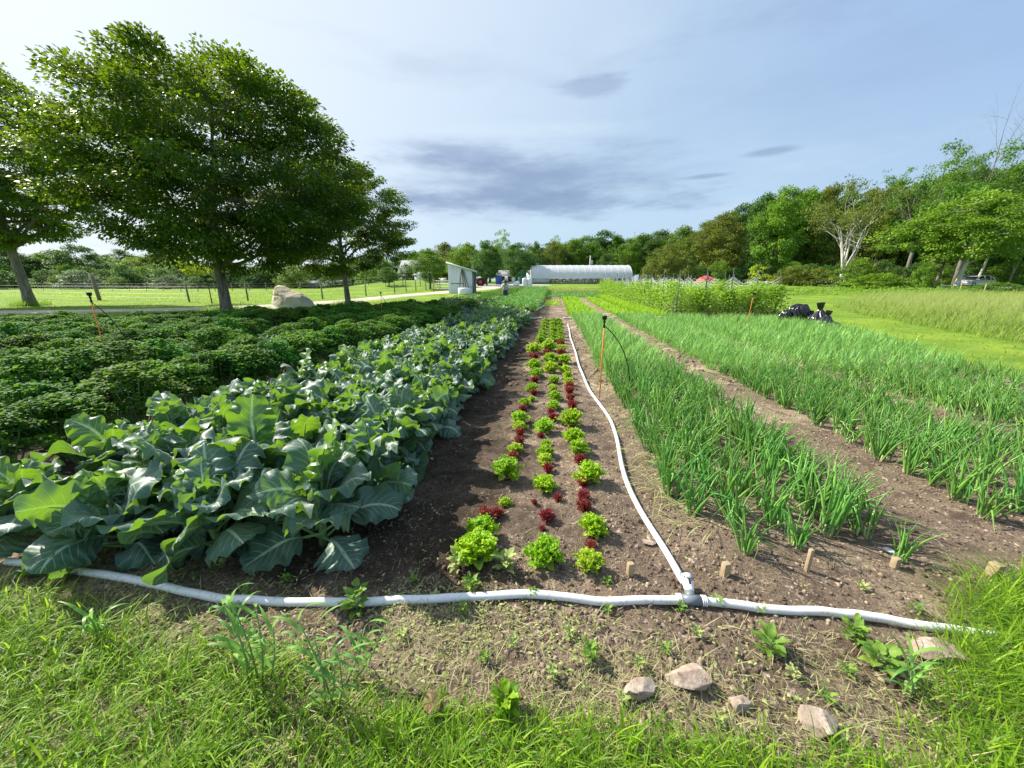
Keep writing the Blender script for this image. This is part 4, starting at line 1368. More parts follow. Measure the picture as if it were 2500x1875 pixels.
def make_tree(label, cat='tree', H=12., zb=2., R_=6., K=200, per=100, ls=.2, cs=1., mat='maple', bmat='bark', seed=1, trunk_r=.3, lean=(0, 0), prof=.8, flat=.5, fork=.28,
              loc=(0, 0, 0), name='tree', group=None, shell=.42, limbs=9, power=.65, lump=.25, off=(0, 0), branch_vis=1.0, crown_name='crown', topbias=1.0):
    q = np.random.default_rng(seed)
    t = thing(name, label, cat, loc, 0, group)
    ph = q.uniform(0, 6.28, 8)
    def env(f, a):
        b = math.sin(math.pi * min(max(f, 0.001), .999) ** prof) ** power
        return R_ * b * (1 + lump * (math.sin(a * 2 + ph[0]) * .4 + math.sin(a * 3 + ph[1] + f * 3) * .4 + math.sin(a * 5 + ph[2] + f * 7) * .3))
    C = []; S = []
    tries = 0
    while len(C) < K and tries < K * 60:
        tries += 1
        f = q.random() ** topbias; a = q.uniform(0, 6.28); e = env(f, a)
        if q.random() > (e / (R_ * 1.3)): continue
        rr = q.random() ** shell * e
        z = zb + (H - zb) * f
        p = np.array([rr * math.cos(a) + lean[0] * z + off[0], rr * math.sin(a) + lean[1] * z + off[1], z])
        if C and min(np.linalg.norm(np.array(C[-200:]) - p, axis=1)) < cs * .45 and q.random() < .8: continue
        C.append(p); S.append(cs * q.uniform(.6, 1.3))
    C = np.array(C); S = np.array(S)
    b = MB()
    zf = zb + (H - zb) * fork
    # trunk
    zs = np.linspace(-.3, H * .86, 12)
    TR = np.stack([lean[0] * np.maximum(zs, 0) + off[0] * sstep((zs - zb) / (H - zb)) + .12 * np.sin(zs * .9 + ph[3]) * (trunk_r / .3) * .5, lean[1] * np.maximum(zs, 0) + off[1] * sstep((zs - zb) / (H - zb)), zs], -1)
    rad = trunk_r * np.interp(zs / H, [-.05, .0, .06, .3, .6, .9], [1.7, 1.35, 1.0, .8, .38, .08])
    b.tube(TR, rad, 10)
    nodes = [TR[(TR[:, 2] > zb * .8)]]
    for k in range(limbs):
        a = k * 2.4 + q.normal(0, .3); f = q.uniform(.25, .85)
        z0 = zb * .85 + (zf - zb * .85) * q.uniform(0, 1.5)
        p0 = np.array([np.interp(z0, zs, TR[:, 0]), np.interp(z0, zs, TR[:, 1]), z0])
        zz = zb + (H - zb) * f
        e = env(f, a) * .75
        p2 = np.array([e * math.cos(a) + lean[0] * zz + off[0], e * math.sin(a) + lean[1] * zz + off[1], max(zz, z0 + .3)])
        tt = np.linspace(0, 1, 8)[:, None]
        mid = p0 * .5 + p2 * .5 + np.array([.15 * e * math.cos(a), .15 * e * math.sin(a), -.06 * H * (1 - f)])
        pts_ = (1 - tt) ** 2 * p0 + 2 * tt * (1 - tt) * mid + tt ** 2 * p2 + q.normal(0, .03 * R_ * .3, (8, 3)) * np.array([1, 1, .5])
        pts_[0] = p0
        b.tube(pts_, trunk_r * np.linspace(.42, .07, 8), 6)
        nodes.append(pts_[1:])
    ND = np.vstack(nodes)
    ncon = int(len(C) * branch_vis)
    for i in range(ncon):
        p = C[i]
        dd = np.linalg.norm(ND - p, axis=1) + .6 * np.maximum(ND[:, 2] - p[2] + .1, 0)
        p0 = ND[int(np.argmin(dd))]
        mid = (p0 + p) / 2 + np.array([0, 0, -.04]) * np.linalg.norm(p - p0) + q.normal(0, .04, 3) * np.linalg.norm(p - p0)
        rr = trunk_r * .05 + .006 * np.linalg.norm(p - p0)
        b.tube([p0, mid, p], [rr, rr * .7, rr * .25], 3, cap=False)
    b.build('trunk', M[bmat], t, True)
    crown_mesh(crown_name, C, S, per, ls, mat, t, flat=flat, seed=seed + 5, outc=(lean[0] * H * .6 + off[0], lean[1] * H * .6 + off[1], zb + (H - zb) * .35))
    return t


m1 = at(75, 747); m2 = at(555, 768); m3 = at(850, 748)
make_tree('large round-headed maple with the widest dark crown, left of the boulder', H=10.1, zb=1.9, R_=5.6, K=450, per=250, ls=.15, cs=.80, seed=11, trunk_r=.22, loc=tuple(m2), name='maple_tree',
          group='maples along the dirt track', off=(1.15, .1), prof=.95, power=.56, lump=.16, limbs=14, flat=.46, shell=.40)
make_tree('maple at the far left edge of the photo, its crown cut off by the frame', H=14.0, zb=3.6, R_=5.6, K=420, per=210, ls=.17, cs=.85, seed=12, trunk_r=.25, loc=tuple(m1), name='maple_tree',
          group='maples along the dirt track', prof=1.0, power=.58, lump=.18, limbs=12, shell=.40, flat=.38)
make_tree('smallest and furthest of the three track-side maples, right of the boulder', H=8.6, zb=1.9, R_=4.3, K=290, per=190, ls=.145, cs=.62, seed=13, trunk_r=.165, loc=tuple(m3), name='maple_tree',
          group='maples along the dirt track', prof=.80, power=.55, lump=.16, limbs=11, shell=.40, flat=.40)
# long grass round the maple feet
for p, nn in ((m1, 900), (m2, 1500), (m3, 900)):
    a = rng.uniform(0, 6.28, nn); r_ = rng.uniform(.2, .95, nn)
    PP = np.stack([p[0] + r_ * np.cos(a), p[1] + r_ * np.sin(a), np.zeros(nn)], -1); PP[:, 2] = ground_z(PP[:, 0], PP[:, 1])
    grass_obj('long_grass', PP, (.25, .60), (.008, .016), M['grass'], (.9, 1.5), (.2, 1.2), 3)

# prototype trees for the woods
TREES = {}


def proto(kind, **k):
    t = make_tree('x', 'tree', **k)
    TREES[kind] = [t, False, k['H'], k['R_']]


proto('round', H=10, zb=1.6, R_=4.6, K=150, per=75, ls=.34, cs=.95, mat='tree_dark', bmat='bark_dark', seed=31, trunk_r=.25, name='broadleaf_tree', limbs=6, branch_vis=.3)
proto('round2', H=10, zb=1.2, R_=4.8, K=150, per=75, ls=.34, cs=1.0, mat='tree_mid', bmat='bark_dark', seed=32, trunk_r=.25, name='broadleaf_tree', limbs=6, prof=.7, lump=.4, branch_vis=.3)
proto('tall', H=16, zb=3.0, R_=4.8, K=210, per=70, ls=.40, cs=1.15, mat='tree_mid', bmat='bark', seed=33, trunk_r=.28, name='broadleaf_tree', limbs=8, prof=.75, lump=.4, branch_vis=.4)
proto('tall2', H=16, zb=2.5, R_=5.4, K=220, per=70, ls=.40, cs=1.2, mat='tree_dark', bmat='bark', seed=34, trunk_r=.28, name='broadleaf_tree', limbs=8, prof=.85, lump=.45, branch_vis=.4)
proto('bush', H=3.2, zb=.1, R_=2.6, K=80, per=70, ls=.22, cs=.6, mat='tree_grey', bmat='bark_dark', seed=35, trunk_r=.08, name='shrub', limbs=4, prof=.55, lump=.4, branch_vis=.3)
proto('airy', H=14, zb=4.0, R_=4.0, K=80, per=50, ls=.36, cs=.95, mat='tree_mid', bmat='bark', seed=36, trunk_r=.2, name='broadleaf_tree', limbs=9, prof=.9, lump=.6)
proto('willow', H=7, zb=.5, R_=5.6, K=190, per=80, ls=.30, cs=.85, mat='tree_olive', bmat='bark_dark', seed=37, trunk_r=.25, name='broadleaf_tree', limbs=7, prof=.55, lump=.3, flat=.7, branch_vis=.3)


def tree_at(kind, u, F, vtop, halfw, mat, label, group='trees around the farm', cat=None, name=None, base=None):
    p = W(u, F) if base is None else base
    src, used, H0, R0 = TREES[kind]
    H_ = zat(vtop, F) - p[2]
    Rw = halfw * F / 932
    sc3 = (Rw / R0, Rw / R0, H_ / H0)
    if not used:
        o = src; TREES[kind][1] = True
    else:
        o = dup(src, p, 0)
    o.location = p; o.scale = sc3; o.rotation_euler = (0, 0, rng.uniform(0, 6.28))
    o['label'] = label; o['group'] = group
    if cat: o['category'] = cat
    if name: o.name = name
    if mat:
        for ch in o.children:
            if ch.name.startswith('crown'):
                ch.material_slots[0].link = 'OBJECT'; ch.material_slots[0].material = M[mat]
    return o


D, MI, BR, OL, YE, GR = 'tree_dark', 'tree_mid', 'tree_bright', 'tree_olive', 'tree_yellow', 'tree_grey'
centre = [
    ('round', 1050, 50, 607, 40, MI, 'mid-green tree with a bare trunk just left of the white lean-to shed'),
    ('round2', 1088, 88, 592, 48, OL, 'yellow-green tree rising behind the left wall of the white shed'),
    ('round2', 1140, 80, 592, 46, BR, 'light green bushy tree behind the roof of the white shed'),
    ('round', 1188, 60, 588, 38, D, 'dark round-headed tree with a bare trunk right of the white shed'),
    ('airy', 1228, 105, 562, 26, BR, 'tall thin light green tree poking above the others in the centre'),
    ('round', 1266, 75, 593, 38, D, 'dark broad tree above the green privy'),
    ('round2', 1303, 95, 590, 30, D, 'dark tree behind the left end of the greenhouse'),
    ('round2', 1352, 98, 588, 40, OL, 'yellow-green tree behind the farmhouse chimneys'),
    ('airy', 1356, 105, 576, 18, BR, 'small feathery treetop above the farmhouse chimneys'),
    ('tall', 1395, 98, 584, 36, MI, 'green tree behind the greenhouse, left of the utility pole'),
    ('tall2', 1428, 100, 577, 38, MI, 'olive-green tree directly behind the utility pole'),
    ('tall2', 1466, 108, 564, 42, D, 'tallest dark tree above the middle of the greenhouse'),
    ('tall', 1500, 105, 574, 30, MI, 'tree with a ragged top right of the tallest dark tree'),
    ('round', 1478, 82, 618, 22, D, 'small round dark tree close behind the greenhouse roof'),
    ('tall2', 1530, 92, 583, 36, MI, 'mid-green tree behind the right half of the greenhouse'),
    ('tall', 1565, 100, 574, 38, D, 'dark loose-crowned tree behind the right end of the greenhouse'),
    ('tall2', 1608, 98, 563, 42, D, 'dark ragged tree behind the willow-like bush'),
    ('tall', 1655, 92, 552, 44, MI, 'tree between the willow-like bush and the tan tree'),
    ('willow', 1628, 64, 597, 64, OL, 'wide low yellow-olive bush beside the right end of the greenhouse'),
    ('tall2', 1705, 82, 545, 42, OL, 'tan-green tree behind the pea trellis'),
    ('tall', 1748, 72, 522, 52, OL, 'brownish olive tree standing above the red tarp'),
    ('tall2', 1788, 86, 500, 46, D, 'dark tree at the start of the tall right-hand woods'),
    ('tall', 1838, 82, 472, 46, D, 'dark green tree in the right-hand woods, left of the bright one'),
    ('tall2', 1882, 76, 458, 50, BR, 'brightest green tree in the right-hand woods above the yellow sapling'),
    ('tall', 1942, 78, 462, 48, BR, 'bright green tree in the right-hand woods just left of the olive one'),
    ('tall2', 1995, 76, 452, 46, OL, 'olive tree directly behind the left side of the silver-barked tree'),
    ('tall', 2110, 78, 480, 48, OL, 'brown-olive tree just right of the silver-barked tree'),
    ('tall2', 2160, 76, 470, 46, MI, 'green tree between the silver-barked tree and the tall spreading tree'),
    ('tall', 2210, 74, 462, 46, D, 'dark tree under the tall spreading treetop'),
    ('tall2', 2262, 72, 418, 50, MI, 'large green tree left of the leaning trunk'),
    ('tall', 2318, 68, 408, 50, D, 'tall dark tree behind the leaning trunk'),
    ('tall2', 2395, 66, 402, 56, MI, 'tall tree rising behind the white parked car'),
    ('tall', 2452, 64, 404, 50, D, 'dark tree right of the white parked car'),
    ('tall2', 2520, 62, 408, 52, D, 'dark tree at the right edge of the photo'),
    ('tall', 2590, 60, 400, 56, D, 'tree just beyond the right edge of the photo'),
]
for c in centre:
    tree_at(*c)
# back ranks closing the woods
bk = []
for i, u in enumerate(np.arange(1040, 2640, 52)):
    F = 112 + 8 * math.sin(i * 2.3) if u < 1750 else 92 + 5 * math.sin(i * 2.3)
    vt = np.interp(u, [1040, 1300, 1480, 1640, 1760, 1850, 2050, 2300, 2640], [612, 600, 585, 570, 525, 474, 462, 425, 415]) + 6 * math.sin(i * 1.7)
    tree_at(['tall', 'tall2'][i % 2], u, F, vt, 50, [D, MI, OL][i % 3], 'tree in the back rank of the woods behind the nearer trees', 'back rank of the woods')
for i, u in enumerate(np.arange(1660, 2680, 38)):
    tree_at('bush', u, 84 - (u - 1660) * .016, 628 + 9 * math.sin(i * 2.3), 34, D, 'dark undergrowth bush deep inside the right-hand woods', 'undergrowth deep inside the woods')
# dense undergrowth at the foot of the right-hand woods
for i, u in enumerate(np.arange(1660, 2640, 44)):
    F = 68 - (u - 1660) * .010 + 2 * math.sin(i * 3.1)
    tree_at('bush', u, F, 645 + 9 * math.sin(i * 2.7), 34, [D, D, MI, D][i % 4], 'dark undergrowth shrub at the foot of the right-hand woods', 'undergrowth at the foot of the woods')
for i, (u, F, vt, hw, mt, lb) in enumerate([
    (2085, 54, 632, 42, MI, 'rounded dark green shrub just right of the silver-barked tree'), (2250, 47, 640, 26, BR, 'bright vine-covered shrub left of the leaning trunk'),
    (2140, 50, 668, 60, BR, 'low wide shrub on the verge right of the silver-barked tree'), (1990, 58, 655, 40, OL, 'olive shrub at the left foot of the silver-barked tree'),
    (1930, 60, 650, 38, OL, 'olive shrub behind the yellow sapling'), (2440, 40, 690, 50, MI, 'low bush on the verge below the white car')]):
    tree_at('bush', u, F, vt, hw, mt, lb, 'shrubs beside the woods')
# woods to the left beyond the pasture
left = [('round', -60, 92, 585, 80, D), ('tall', 30, 80, 600, 50, D), ('round2', 110, 84, 618, 52, MI), ('round', 205, 86, 597, 46, D), ('round2', 262, 92, 622, 46, MI), ('tall2', 310, 106, 610, 44, D),
        ('round2', 352, 92, 625, 46, BR), ('tall', 395, 100, 618, 44, OL), ('round2', 432, 88, 632, 50, MI), ('round', 490, 92, 640, 46, D), ('round2', 545, 92, 645, 44, MI), ('round', 600, 90, 640, 44, D), ('round2', 655, 88, 645, 44, MI),
        ('round', 710, 90, 640, 40, D), ('round2', 765, 92, 648, 40, MI), ('round', 820, 95, 640, 40, D), ('round2', 875, 95, 640, 40, D), ('round', 930, 95, 625, 40, MI), ('round', 985, 98, 615, 36, D), ('tall', 155, 110, 610, 50, D), ('tall2', 430, 112, 612, 50, D), ('round2', 1020, 90, 612, 34, MI)]
for i, (k, u, F, vt, hw, mt) in enumerate(left):
    tree_at(k, u, F, vt, hw, mt, '%s from the left of the %s trees across the far side of the pasture' % (ORD[i] if i < 18 else ['nineteenth', 'twentieth', 'twenty-first', 'twenty-second'][i - 18], 'broad'), 'trees beyond the pasture')
for i, (u, F, vt, hw, mt, lb) in enumerate([
    (195, 68, 660, 44, GR, 'pale grey-green shrub in the pasture nearest the leaning fence post'), (145, 74, 672, 26, MI, 'low flat shrub between the left maple and the grey-green shrub'),
    (415, 66, 672, 32, GR, 'rounded grey shrub left of the yellow sapling'), (290, 72, 676, 26, MI, 'small light shrub in the middle of the left pasture'), (330, 76, 668, 34, D, 'dark shrub behind the small light one in the pasture'),
    (480, 74, 676, 26, D, 'dark shrub just behind the yellow sapling'), (10, 66, 660, 40, D, 'dark shrub behind the far left maple trunk'), (560, 78, 668, 34, GR, 'grey shrub seen between the large maple and the boulder'),
    (640, 78, 665, 36, D, 'dark shrub above the boulder'), (700, 80, 668, 34, D, 'dark shrub right of the boulder, beyond the fence')]):
    tree_at('bush', u, F, vt, hw, mt, lb, 'shrubs in the left pasture')
for i, u in enumerate(np.arange(-60, 1010, 46)):
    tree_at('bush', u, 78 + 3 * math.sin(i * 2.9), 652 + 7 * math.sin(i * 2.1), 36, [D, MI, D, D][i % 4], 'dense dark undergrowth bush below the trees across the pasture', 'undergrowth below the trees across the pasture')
# small trees in the pasture line behind maple three
tree_at('round', 950, 56, 652, 26, D, 'little tree with a bare trunk below the house roof, right of the smallest maple')

# yellow saplings
s1 = at(518, 741)
make_tree('small yellow-leaved sapling beside the trunk of the large maple', H=3.9, zb=2.2, R_=1.15, K=26, per=42, ls=.20, cs=.38, mat='tree_yellow', bmat='bark_dark', seed=41, trunk_r=.035, loc=tuple(s1), name='sapling', off=(-.7, 0), limbs=4)
s2 = W(1862, 47)
make_tree('young yellow-green tree standing on the lawn right of the trellis', H=3.1, zb=.9, R_=2.0, K=20, per=26, ls=.20, cs=.36, mat='tree_yellow', bmat='bark', seed=42, trunk_r=.05, loc=tuple(s2), name='sapling', limbs=5, off=(-.3, 0))


# bare / silver trees
def bare_tree(label, base, H, spreadR, r0, seed, stems, mat='bark_pale', crown=None, name='tree', sub=5, lean=0.0, split=.10):
    q = np.random.default_rng(seed)
    t = thing(name, label, 'tree', tuple(base))
    b = MB(); tips = []
    zs_ = H * split
    b.tube([(0, 0, -.4), (0, 0, zs_ * .25), (.06, 0, zs_ * .7), (.1, 0, zs_ * 1.3)], [r0 * 1.35, r0, r0 * .9, r0 * .75], 10)

    def limb(p, d, L_, r, depth):
        n = 7
        pts_ = [np.array(p, float)]; dd = np.array(d, float)
        w = q.normal(0, .16, 3)
        for k in range(n):
            dd = dd + w / n * 2 + q.normal(0, .07, 3) + np.array([0, 0, .10 if depth < 2 else .02])
            dd /= np.linalg.norm(dd)
            pts_.append(pts_[-1] + dd * L_ / n)
        pts_ = np.array(pts_)
        rr = r * np.linspace(1, .35 if depth < 3 else .2, n + 1)
        b.tube(pts_, rr, [7, 5, 4, 3][min(depth, 3)], cap=False)
        if depth >= 2: tips.append(pts_[-1]); tips.append(pts_[4])
        if depth < 3:
            m = sub if depth else sub - 1
            for k in range(m):
                i0 = int(n * (.35 + .65 * (k + 1) / m) + .5); i0 = min(i0, n)
                d2 = dd * .8 + q.normal(0, .55, 3) * np.array([1, 1, .6]); d2[2] = max(d2[2], -.1)
                d2 /= np.linalg.norm(d2)
                limb(pts_[i0], d2, L_ * q.uniform(.38, .62), rr[i0] * q.uniform(.5, .75), depth + 1)
    for k in range(stems):
        a = k * 2.4 + q.normal(0, .3); sp = spreadR / H * q.uniform(.2, 1.3)
        limb((.1, 0, zs_ * q.uniform(.8, 1.2)), (sp * math.cos(a), sp * math.sin(a), 1.0), H * q.uniform(.42, .55), r0 * q.uniform(.30, .48), 0)
    b.build('trunk', M[mat], t, True)
    if crown:
        C = np.array(tips); C = C[C[:, 2] > H * crown[1]]
        C = C[q.random(len(C)) < crown[4]]
        crown_mesh('crown', C, np.full(len(C), crown[2]), crown[3], .26, crown[0], t, flat=.5, seed=seed)
    return t


pS = W(2052, 58)
bare_tree('silver-barked tree with many bare pale forking stems and a thin olive top', pS, zat(440, 58) - pS[2], 4.0, .50, 55, 7, 'bark_pale', ('tree_olive', .55, .60, 16, .6), sub=4)
pD = W(2330, 58)
bare_tree('dead leafless tree whose grey twigs stick up above the woods at the right', pD, zat(325, 58) - pD[2], 4.5, .30, 52, 3, 'bark', None, sub=5, split=.4)
pT = W(2262, 56)
bare_tree('tall spreading tree with thin upper foliage left of the dead treetop', pT, zat(372, 56) - pT[2], 6.5, .32, 53, 4, 'bark', ('tree_mid', .55, .7, 20, .6), sub=4, split=.25)
pG = W(2205, 64)
bare_tree('grey tree with clustered straight bare upright stems in the right-hand woods', pG, zat(430, 64) - pG[2], 2.6, .3, 54, 7, 'bark', ('tree_mid', .75, .6, 18, .6), sub=3, split=.3)
# leaning pale-trunked tree by the road
pL = W(2335, 47.2); pL[2] = float(T(pL[0], pL[1]))
make_tree('tree with a pale leaning trunk and low spreading crown in front of the white car', H=zat(470, 47) - pL[2], zb=3.6, R_=6.0, K=230, per=80, ls=.30, cs=1.0, mat='tree_bright', bmat='bark_pale', seed=61, trunk_r=.24, loc=tuple(pL),
          name='broadleaf_tree', lean=(.10, 0), prof=.7, lump=.45, limbs=9, off=(-1.0, 0), branch_vis=.5)
for i, (u, F, lb, r0) in enumerate([(2282, 50, 'bare straight trunk left of the leaning tree, its crown lost in the woods', .17), (2382, 58, 'pale slanting trunk behind the roof of the white car', .16), (2460, 56, 'thin pale trunk in the dark woods right of the white car', .11)]):
    p = W(u, F)
    make_tree(lb, H=zat(455, F) - p[2], zb=4.2, R_=4.2, K=110, per=70, ls=.34, cs=1.05, mat=['tree_mid', 'tree_dark', 'tree_dark'][i], bmat=['bark', 'bark_pale', 'bark'][i], seed=70 + i, trunk_r=r0, loc=tuple(p), name='broadleaf_tree', lean=(.12, 0), prof=.75, lump=.4, limbs=5, off=(-1, 0), branch_vis=.3)
p = W(2120, 55)
bare_tree('slim young tree with pale slanting stems right of the silver-barked tree', p, 7.0, 2.0, .10, 81, 3, 'bark', ('tree_olive', .6, .45, 14, .7), sub=3)

# ------------------------------------------------------------------ stones
def rock(name, label, loc, dims, mat, seed, cat='stone', rz=0, facets=16, sub=5, group=None, rough=.035, sink=.25):
    import bmesh
    q = np.random.default_rng(seed)
    bm = bmesh.new()
    bmesh.ops.create_icosphere(bm, subdivisions=sub, radius=1)
    V = np.array([v.co for v in bm.verts])
    for k in range(facets):
        nn = q.normal(0, 1, 3); nn /= np.linalg.norm(nn); dd = q.uniform(.45, .75)
        s = V @ nn; over = s > dd
        V[over] -= np.outer((s[over] - dd) * 1.0, nn)
    V += (V / np.linalg.norm(V, axis=1)[:, None]) * (rough * (fbm(V[:, 0] * 3 + seed, V[:, 1] * 3 + V[:, 2] * 2.1, seed, 4) - .45) * 2)[:, None]
    for v, c in zip(bm.verts, V): v.co = c
    me = bpy.data.meshes.new(name); bm.to_mesh(me); bm.free()
    me.polygons.foreach_set('use_smooth', np.ones(len(me.polygons), bool))
    me.materials.append(M[mat])
    o = bpy.data.objects.new(name, me); COL.objects.link(o)
    o.scale = np.array(dims) / 2
    o.location = (loc[0], loc[1], loc[2] + dims[2] * (.5 - sink)); o.rotation_euler = (0, 0, rz)
    return tag(o, label, cat, group)


def boulder():
    import bmesh
    p0 = at(700, 757)
    F = p0[0] * FWD[0] + p0[1] * FWD[1]
    bm = bmesh.new(); bmesh.ops.create_icosphere(bm, subdivisions=6, radius=1)
    V = np.array([v.co for v in bm.verts])
    ax = V.copy()
    # plan: long axis across the view, peak toward the left end, low shoulder on the right
    x = ax[:, 0]
    top = np.interp(x, [-1, -.8, -.55, -.3, 0, .45, .8, 1], [.55, .98, 1.18, 1.02, .80, .74, .60, .35])
    z = np.where(ax[:, 2] > 0, np.sign(ax[:, 2]) * np.abs(ax[:, 2]) ** .75 * top, ax[:, 2] * .35)
    y = ax[:, 1] * (1.0 - .15 * x)
    V = np.stack([x, y, z], -1)
    for nn, dd in (((-.75, -.6, .3), .80), ((-.2, -.75, .65), .82), ((.5, -.8, .2), .80), ((-.95, .1, .25), .86), ((.25, -.3, .95), .74)):
        nn = np.array(nn) / np.linalg.norm(nn); s = V @ nn; o_ = s > dd
        V[o_] -= np.outer((s[o_] - dd) * .8, nn)
    dirn = V / (np.linalg.norm(V, axis=1)[:, None] + 1e-9)
    nz = .05 * (fbm(V[:, 0] * 2.2 + 3, V[:, 2] * 2.2 + V[:, 1] * 1.3, 5, 5) - .46) * 2
    crack = -.05 * np.exp(-((V[:, 2] - .42 + .35 * V[:, 0] + .08 * np.sin(V[:, 0] * 6)) / .035) ** 2) * (V[:, 1] < 0)
    crack += -.04 * np.exp(-((V[:, 2] - .15 + .1 * V[:, 0]) / .03) ** 2) * (V[:, 1] < 0)
    V = V + dirn * (nz + crack)[:, None]
    for v, c in zip(bm.verts, V): v.co = c
    me = bpy.data.meshes.new('boulder'); bm.to_mesh(me); bm.free()
    me.polygons.foreach_set('use_smooth', np.ones(len(me.polygons), bool)); me.materials.append(M['boulder'])
    o = bpy.data.objects.new('boulder', me); COL.objects.link(o)
    wd = 112 * F / 932 / 2
    top = zat(690, F)
    o.scale = (wd, wd * .75, (top - p0[2]) / 1.10)
    o.location = (p0[0], p0[1] + wd * .4, p0[2] - .02); o.rotation_euler = (0, 0, YAW)
    tag(o, 'big pale boulder standing on the grass between two maples', 'boulder')


boulder()


def stone(u, v, wpx, hpx, mat, seed, label, rz=0, name='stone'):
    p = at(u, v)
    F = p[0] * FWD[0] + p[1] * FWD[1]
    zc = F * math.cos(PITCH) + CAM_H * math.sin(PITCH)
    w = wpx / FPX * zc; h = hpx / FPX * zc
    z = float(field_z(p[0], p[1]))
    return rock(name, label, (p[0], p[1], z), (w * 1.5, h * 1.35, h * .95), mat, seed, rz=rz)


stone(1550, 1700, 72, 52, 'rock', 1, 'tan block-shaped stone in the foreground, left of the flat pinkish one', .6)
stone(1690, 1680, 92, 62, 'rock', 2, 'flat pinkish stone, the largest in the foreground', -.2)
stone(1805, 1735, 42, 38, 'rock', 3, 'small rounded stone right of the flat pinkish one', .3)
stone(1985, 1790, 82, 58, 'rock', 4, 'stone half hidden in grass, furthest right of the four foreground stones', 0)
stone(1055, 1745, 44, 62, 'rock_brown', 5, 'shaggy brown lump of earth in the lower left foreground', .1, 'earth_lump')
stone(140, 1430, 42, 40, 'rock_brown', 6, 'round brown stone under the left end of the white hose', 0)
stone(2270, 1605, 110, 52, 'rock', 7, 'half-buried pale stone under the right end of the hose', 0)
stone(1583, 1322, 26, 18, 'rock', 8, 'pebble-sized stone touching the left side of the branch hose', 0)

# stone wall pieces at the edge of the woods
b = MB()
t = thing('stone_wall', 'low dry stone wall of pale stones along the foot of the right-hand woods', 'wall', tuple(W(2000, 60)))
o0 = W(2000, 60)
Vs = []; k = 0
for u in np.arange(1830, 2110, 5.5):
    F = 62 - (u - 1830) * .004 + rng.normal(0, .3)
    p = W(u + rng.normal(0, 2), F) - o0
    for lvl in range(2):
        s = rng.uniform(.16, .34)
        Vv = ICO * (1 + rng.uniform(-.25, .25, (12, 1))) * s * np.array([1.4, 1, .8]) + p + np.array([0, 0, .12 + lvl * .3])
        b.add(Vv, None, ICOF)
b.build('stones', M['boulder'], t, False)
for i, u in enumerate([2424, 2445, 2462, 2478, 2300, 2315]):
    p = W(u, 49.5 if u > 2400 else 55)
    rock('stone', '%s pale roadside boulder from the left beside the road at the right' % ORD[i if u < 2400 and False else (i + 2 if u > 2400 else i - 4)], p, (1.5, .9, .6), 'boulder', 90 + i, 'stone', rng.uniform(0, 3), group='roadside boulders', sub=3)

# ------------------------------------------------------------------ irrigation
def smooth_path(P, n):
    P = np.array(P, float)
    s = np.concatenate([[0], np.cumsum(np.linalg.norm(np.diff(P, axis=0), axis=1))])
    t = np.linspace(0, s[-1], n)
    C = np.stack([np.interp(t, s, P[:, i]) for i in range(P.shape[1])], -1)
    for _ in range(6): C[1:-1] = (C[:-2] + 2 * C[1:-1] + C[2:]) / 4
    return C


def hose(name, label, px, r=.0185, n=90, flat=.85, mat='hose'):
    P2 = smooth_path([at(u, v)[:2] for u, v in px], n)
    z = field_z(P2[:, 0], P2[:, 1])
    for _ in range(4): z[1:-1] = np.maximum(z[1:-1], (z[:-2] + z[2:]) / 2)
    for _ in range(8): z[1:-1] = (z[:-2] + 2 * z[1:-1] + z[2:]) / 4
    P3 = np.stack([P2[:, 0], P2[:, 1], z + r * .75], -1)
    b = MB(); rr = r * (1 + .06 * (fbm(np.linspace(0, 30, n), np.zeros(n), 3, 3) - .45))
    b.tube(P3, rr, 14)
    o = b.build(name, M[mat], None, True)
    return tag(o, label, 'hose', 'white irrigation hoses'), P3


HD = 1.1302
hose('irrigation_hose', 'long white header hose running across the front from the left edge to the grey tee', [(x * HD, y * HD) for x, y in
     [(20, 1220), (90, 1226), (170, 1240), (280, 1262), (400, 1288), (500, 1303), (600, 1312), (700, 1314), (800, 1312), (900, 1304), (1000, 1299), (1100, 1296), (1200, 1301), (1300, 1308), (1400, 1312), (1478, 1311)]], n=160)
hose('irrigation_hose', 'white header hose running from the grey tee to the grass at the right', [(x * HD, y * HD) for x, y in [(1512, 1311), (1580, 1317), (1650, 1326), (1740, 1330), (1830, 1338), (1920, 1350), (2010, 1362), (2080, 1372), (2150, 1385)]], n=90)
_, BP = hose('irrigation_hose', 'white branch hose snaking up the path between lettuce and onions', [(x * HD, y * HD) for x, y in
     [(1478, 1262), (1462, 1225), (1440, 1190), (1410, 1150), (1380, 1100), (1352, 1040), (1342, 1000), (1335, 950), (1320, 905), (1295, 872), (1275, 848), (1262, 820), (1250, 790), (1243, 760), (1232, 730), (1230, 712), (1226, 700)]], n=150, r=.0175)
p0, p1 = (.38, 15.75), (5.6, 16.85)
def hose_xy(label, pts_, r=.03):
    P2 = smooth_path(pts_, 60); z = field_z(P2[:, 0], P2[:, 1]) + r
    b = MB(); b.tube(np.stack([P2[:, 0], P2[:, 1], z], -1), r, 10)
    return tag(b.build('irrigation_hose', M['hose'], None, True), label, 'hose', 'white irrigation hoses')
hose_xy('white cross hose lying between the onion beds and the lime green beds', [(.40, 15.75), (2.2, 16.1), (4, 16.5), (5.2, 16.75)])
hose_xy('short white cross hose between the last lettuces and the broccoli', [(-1.0, 15.6), (-.75, 15.6), (-.5, 15.7)])
hose_xy('white hose end curving beside the potato rows far up the bare bed', [(-.95, 20), (-.85, 22), (-.65, 25), (-.62, 27)])

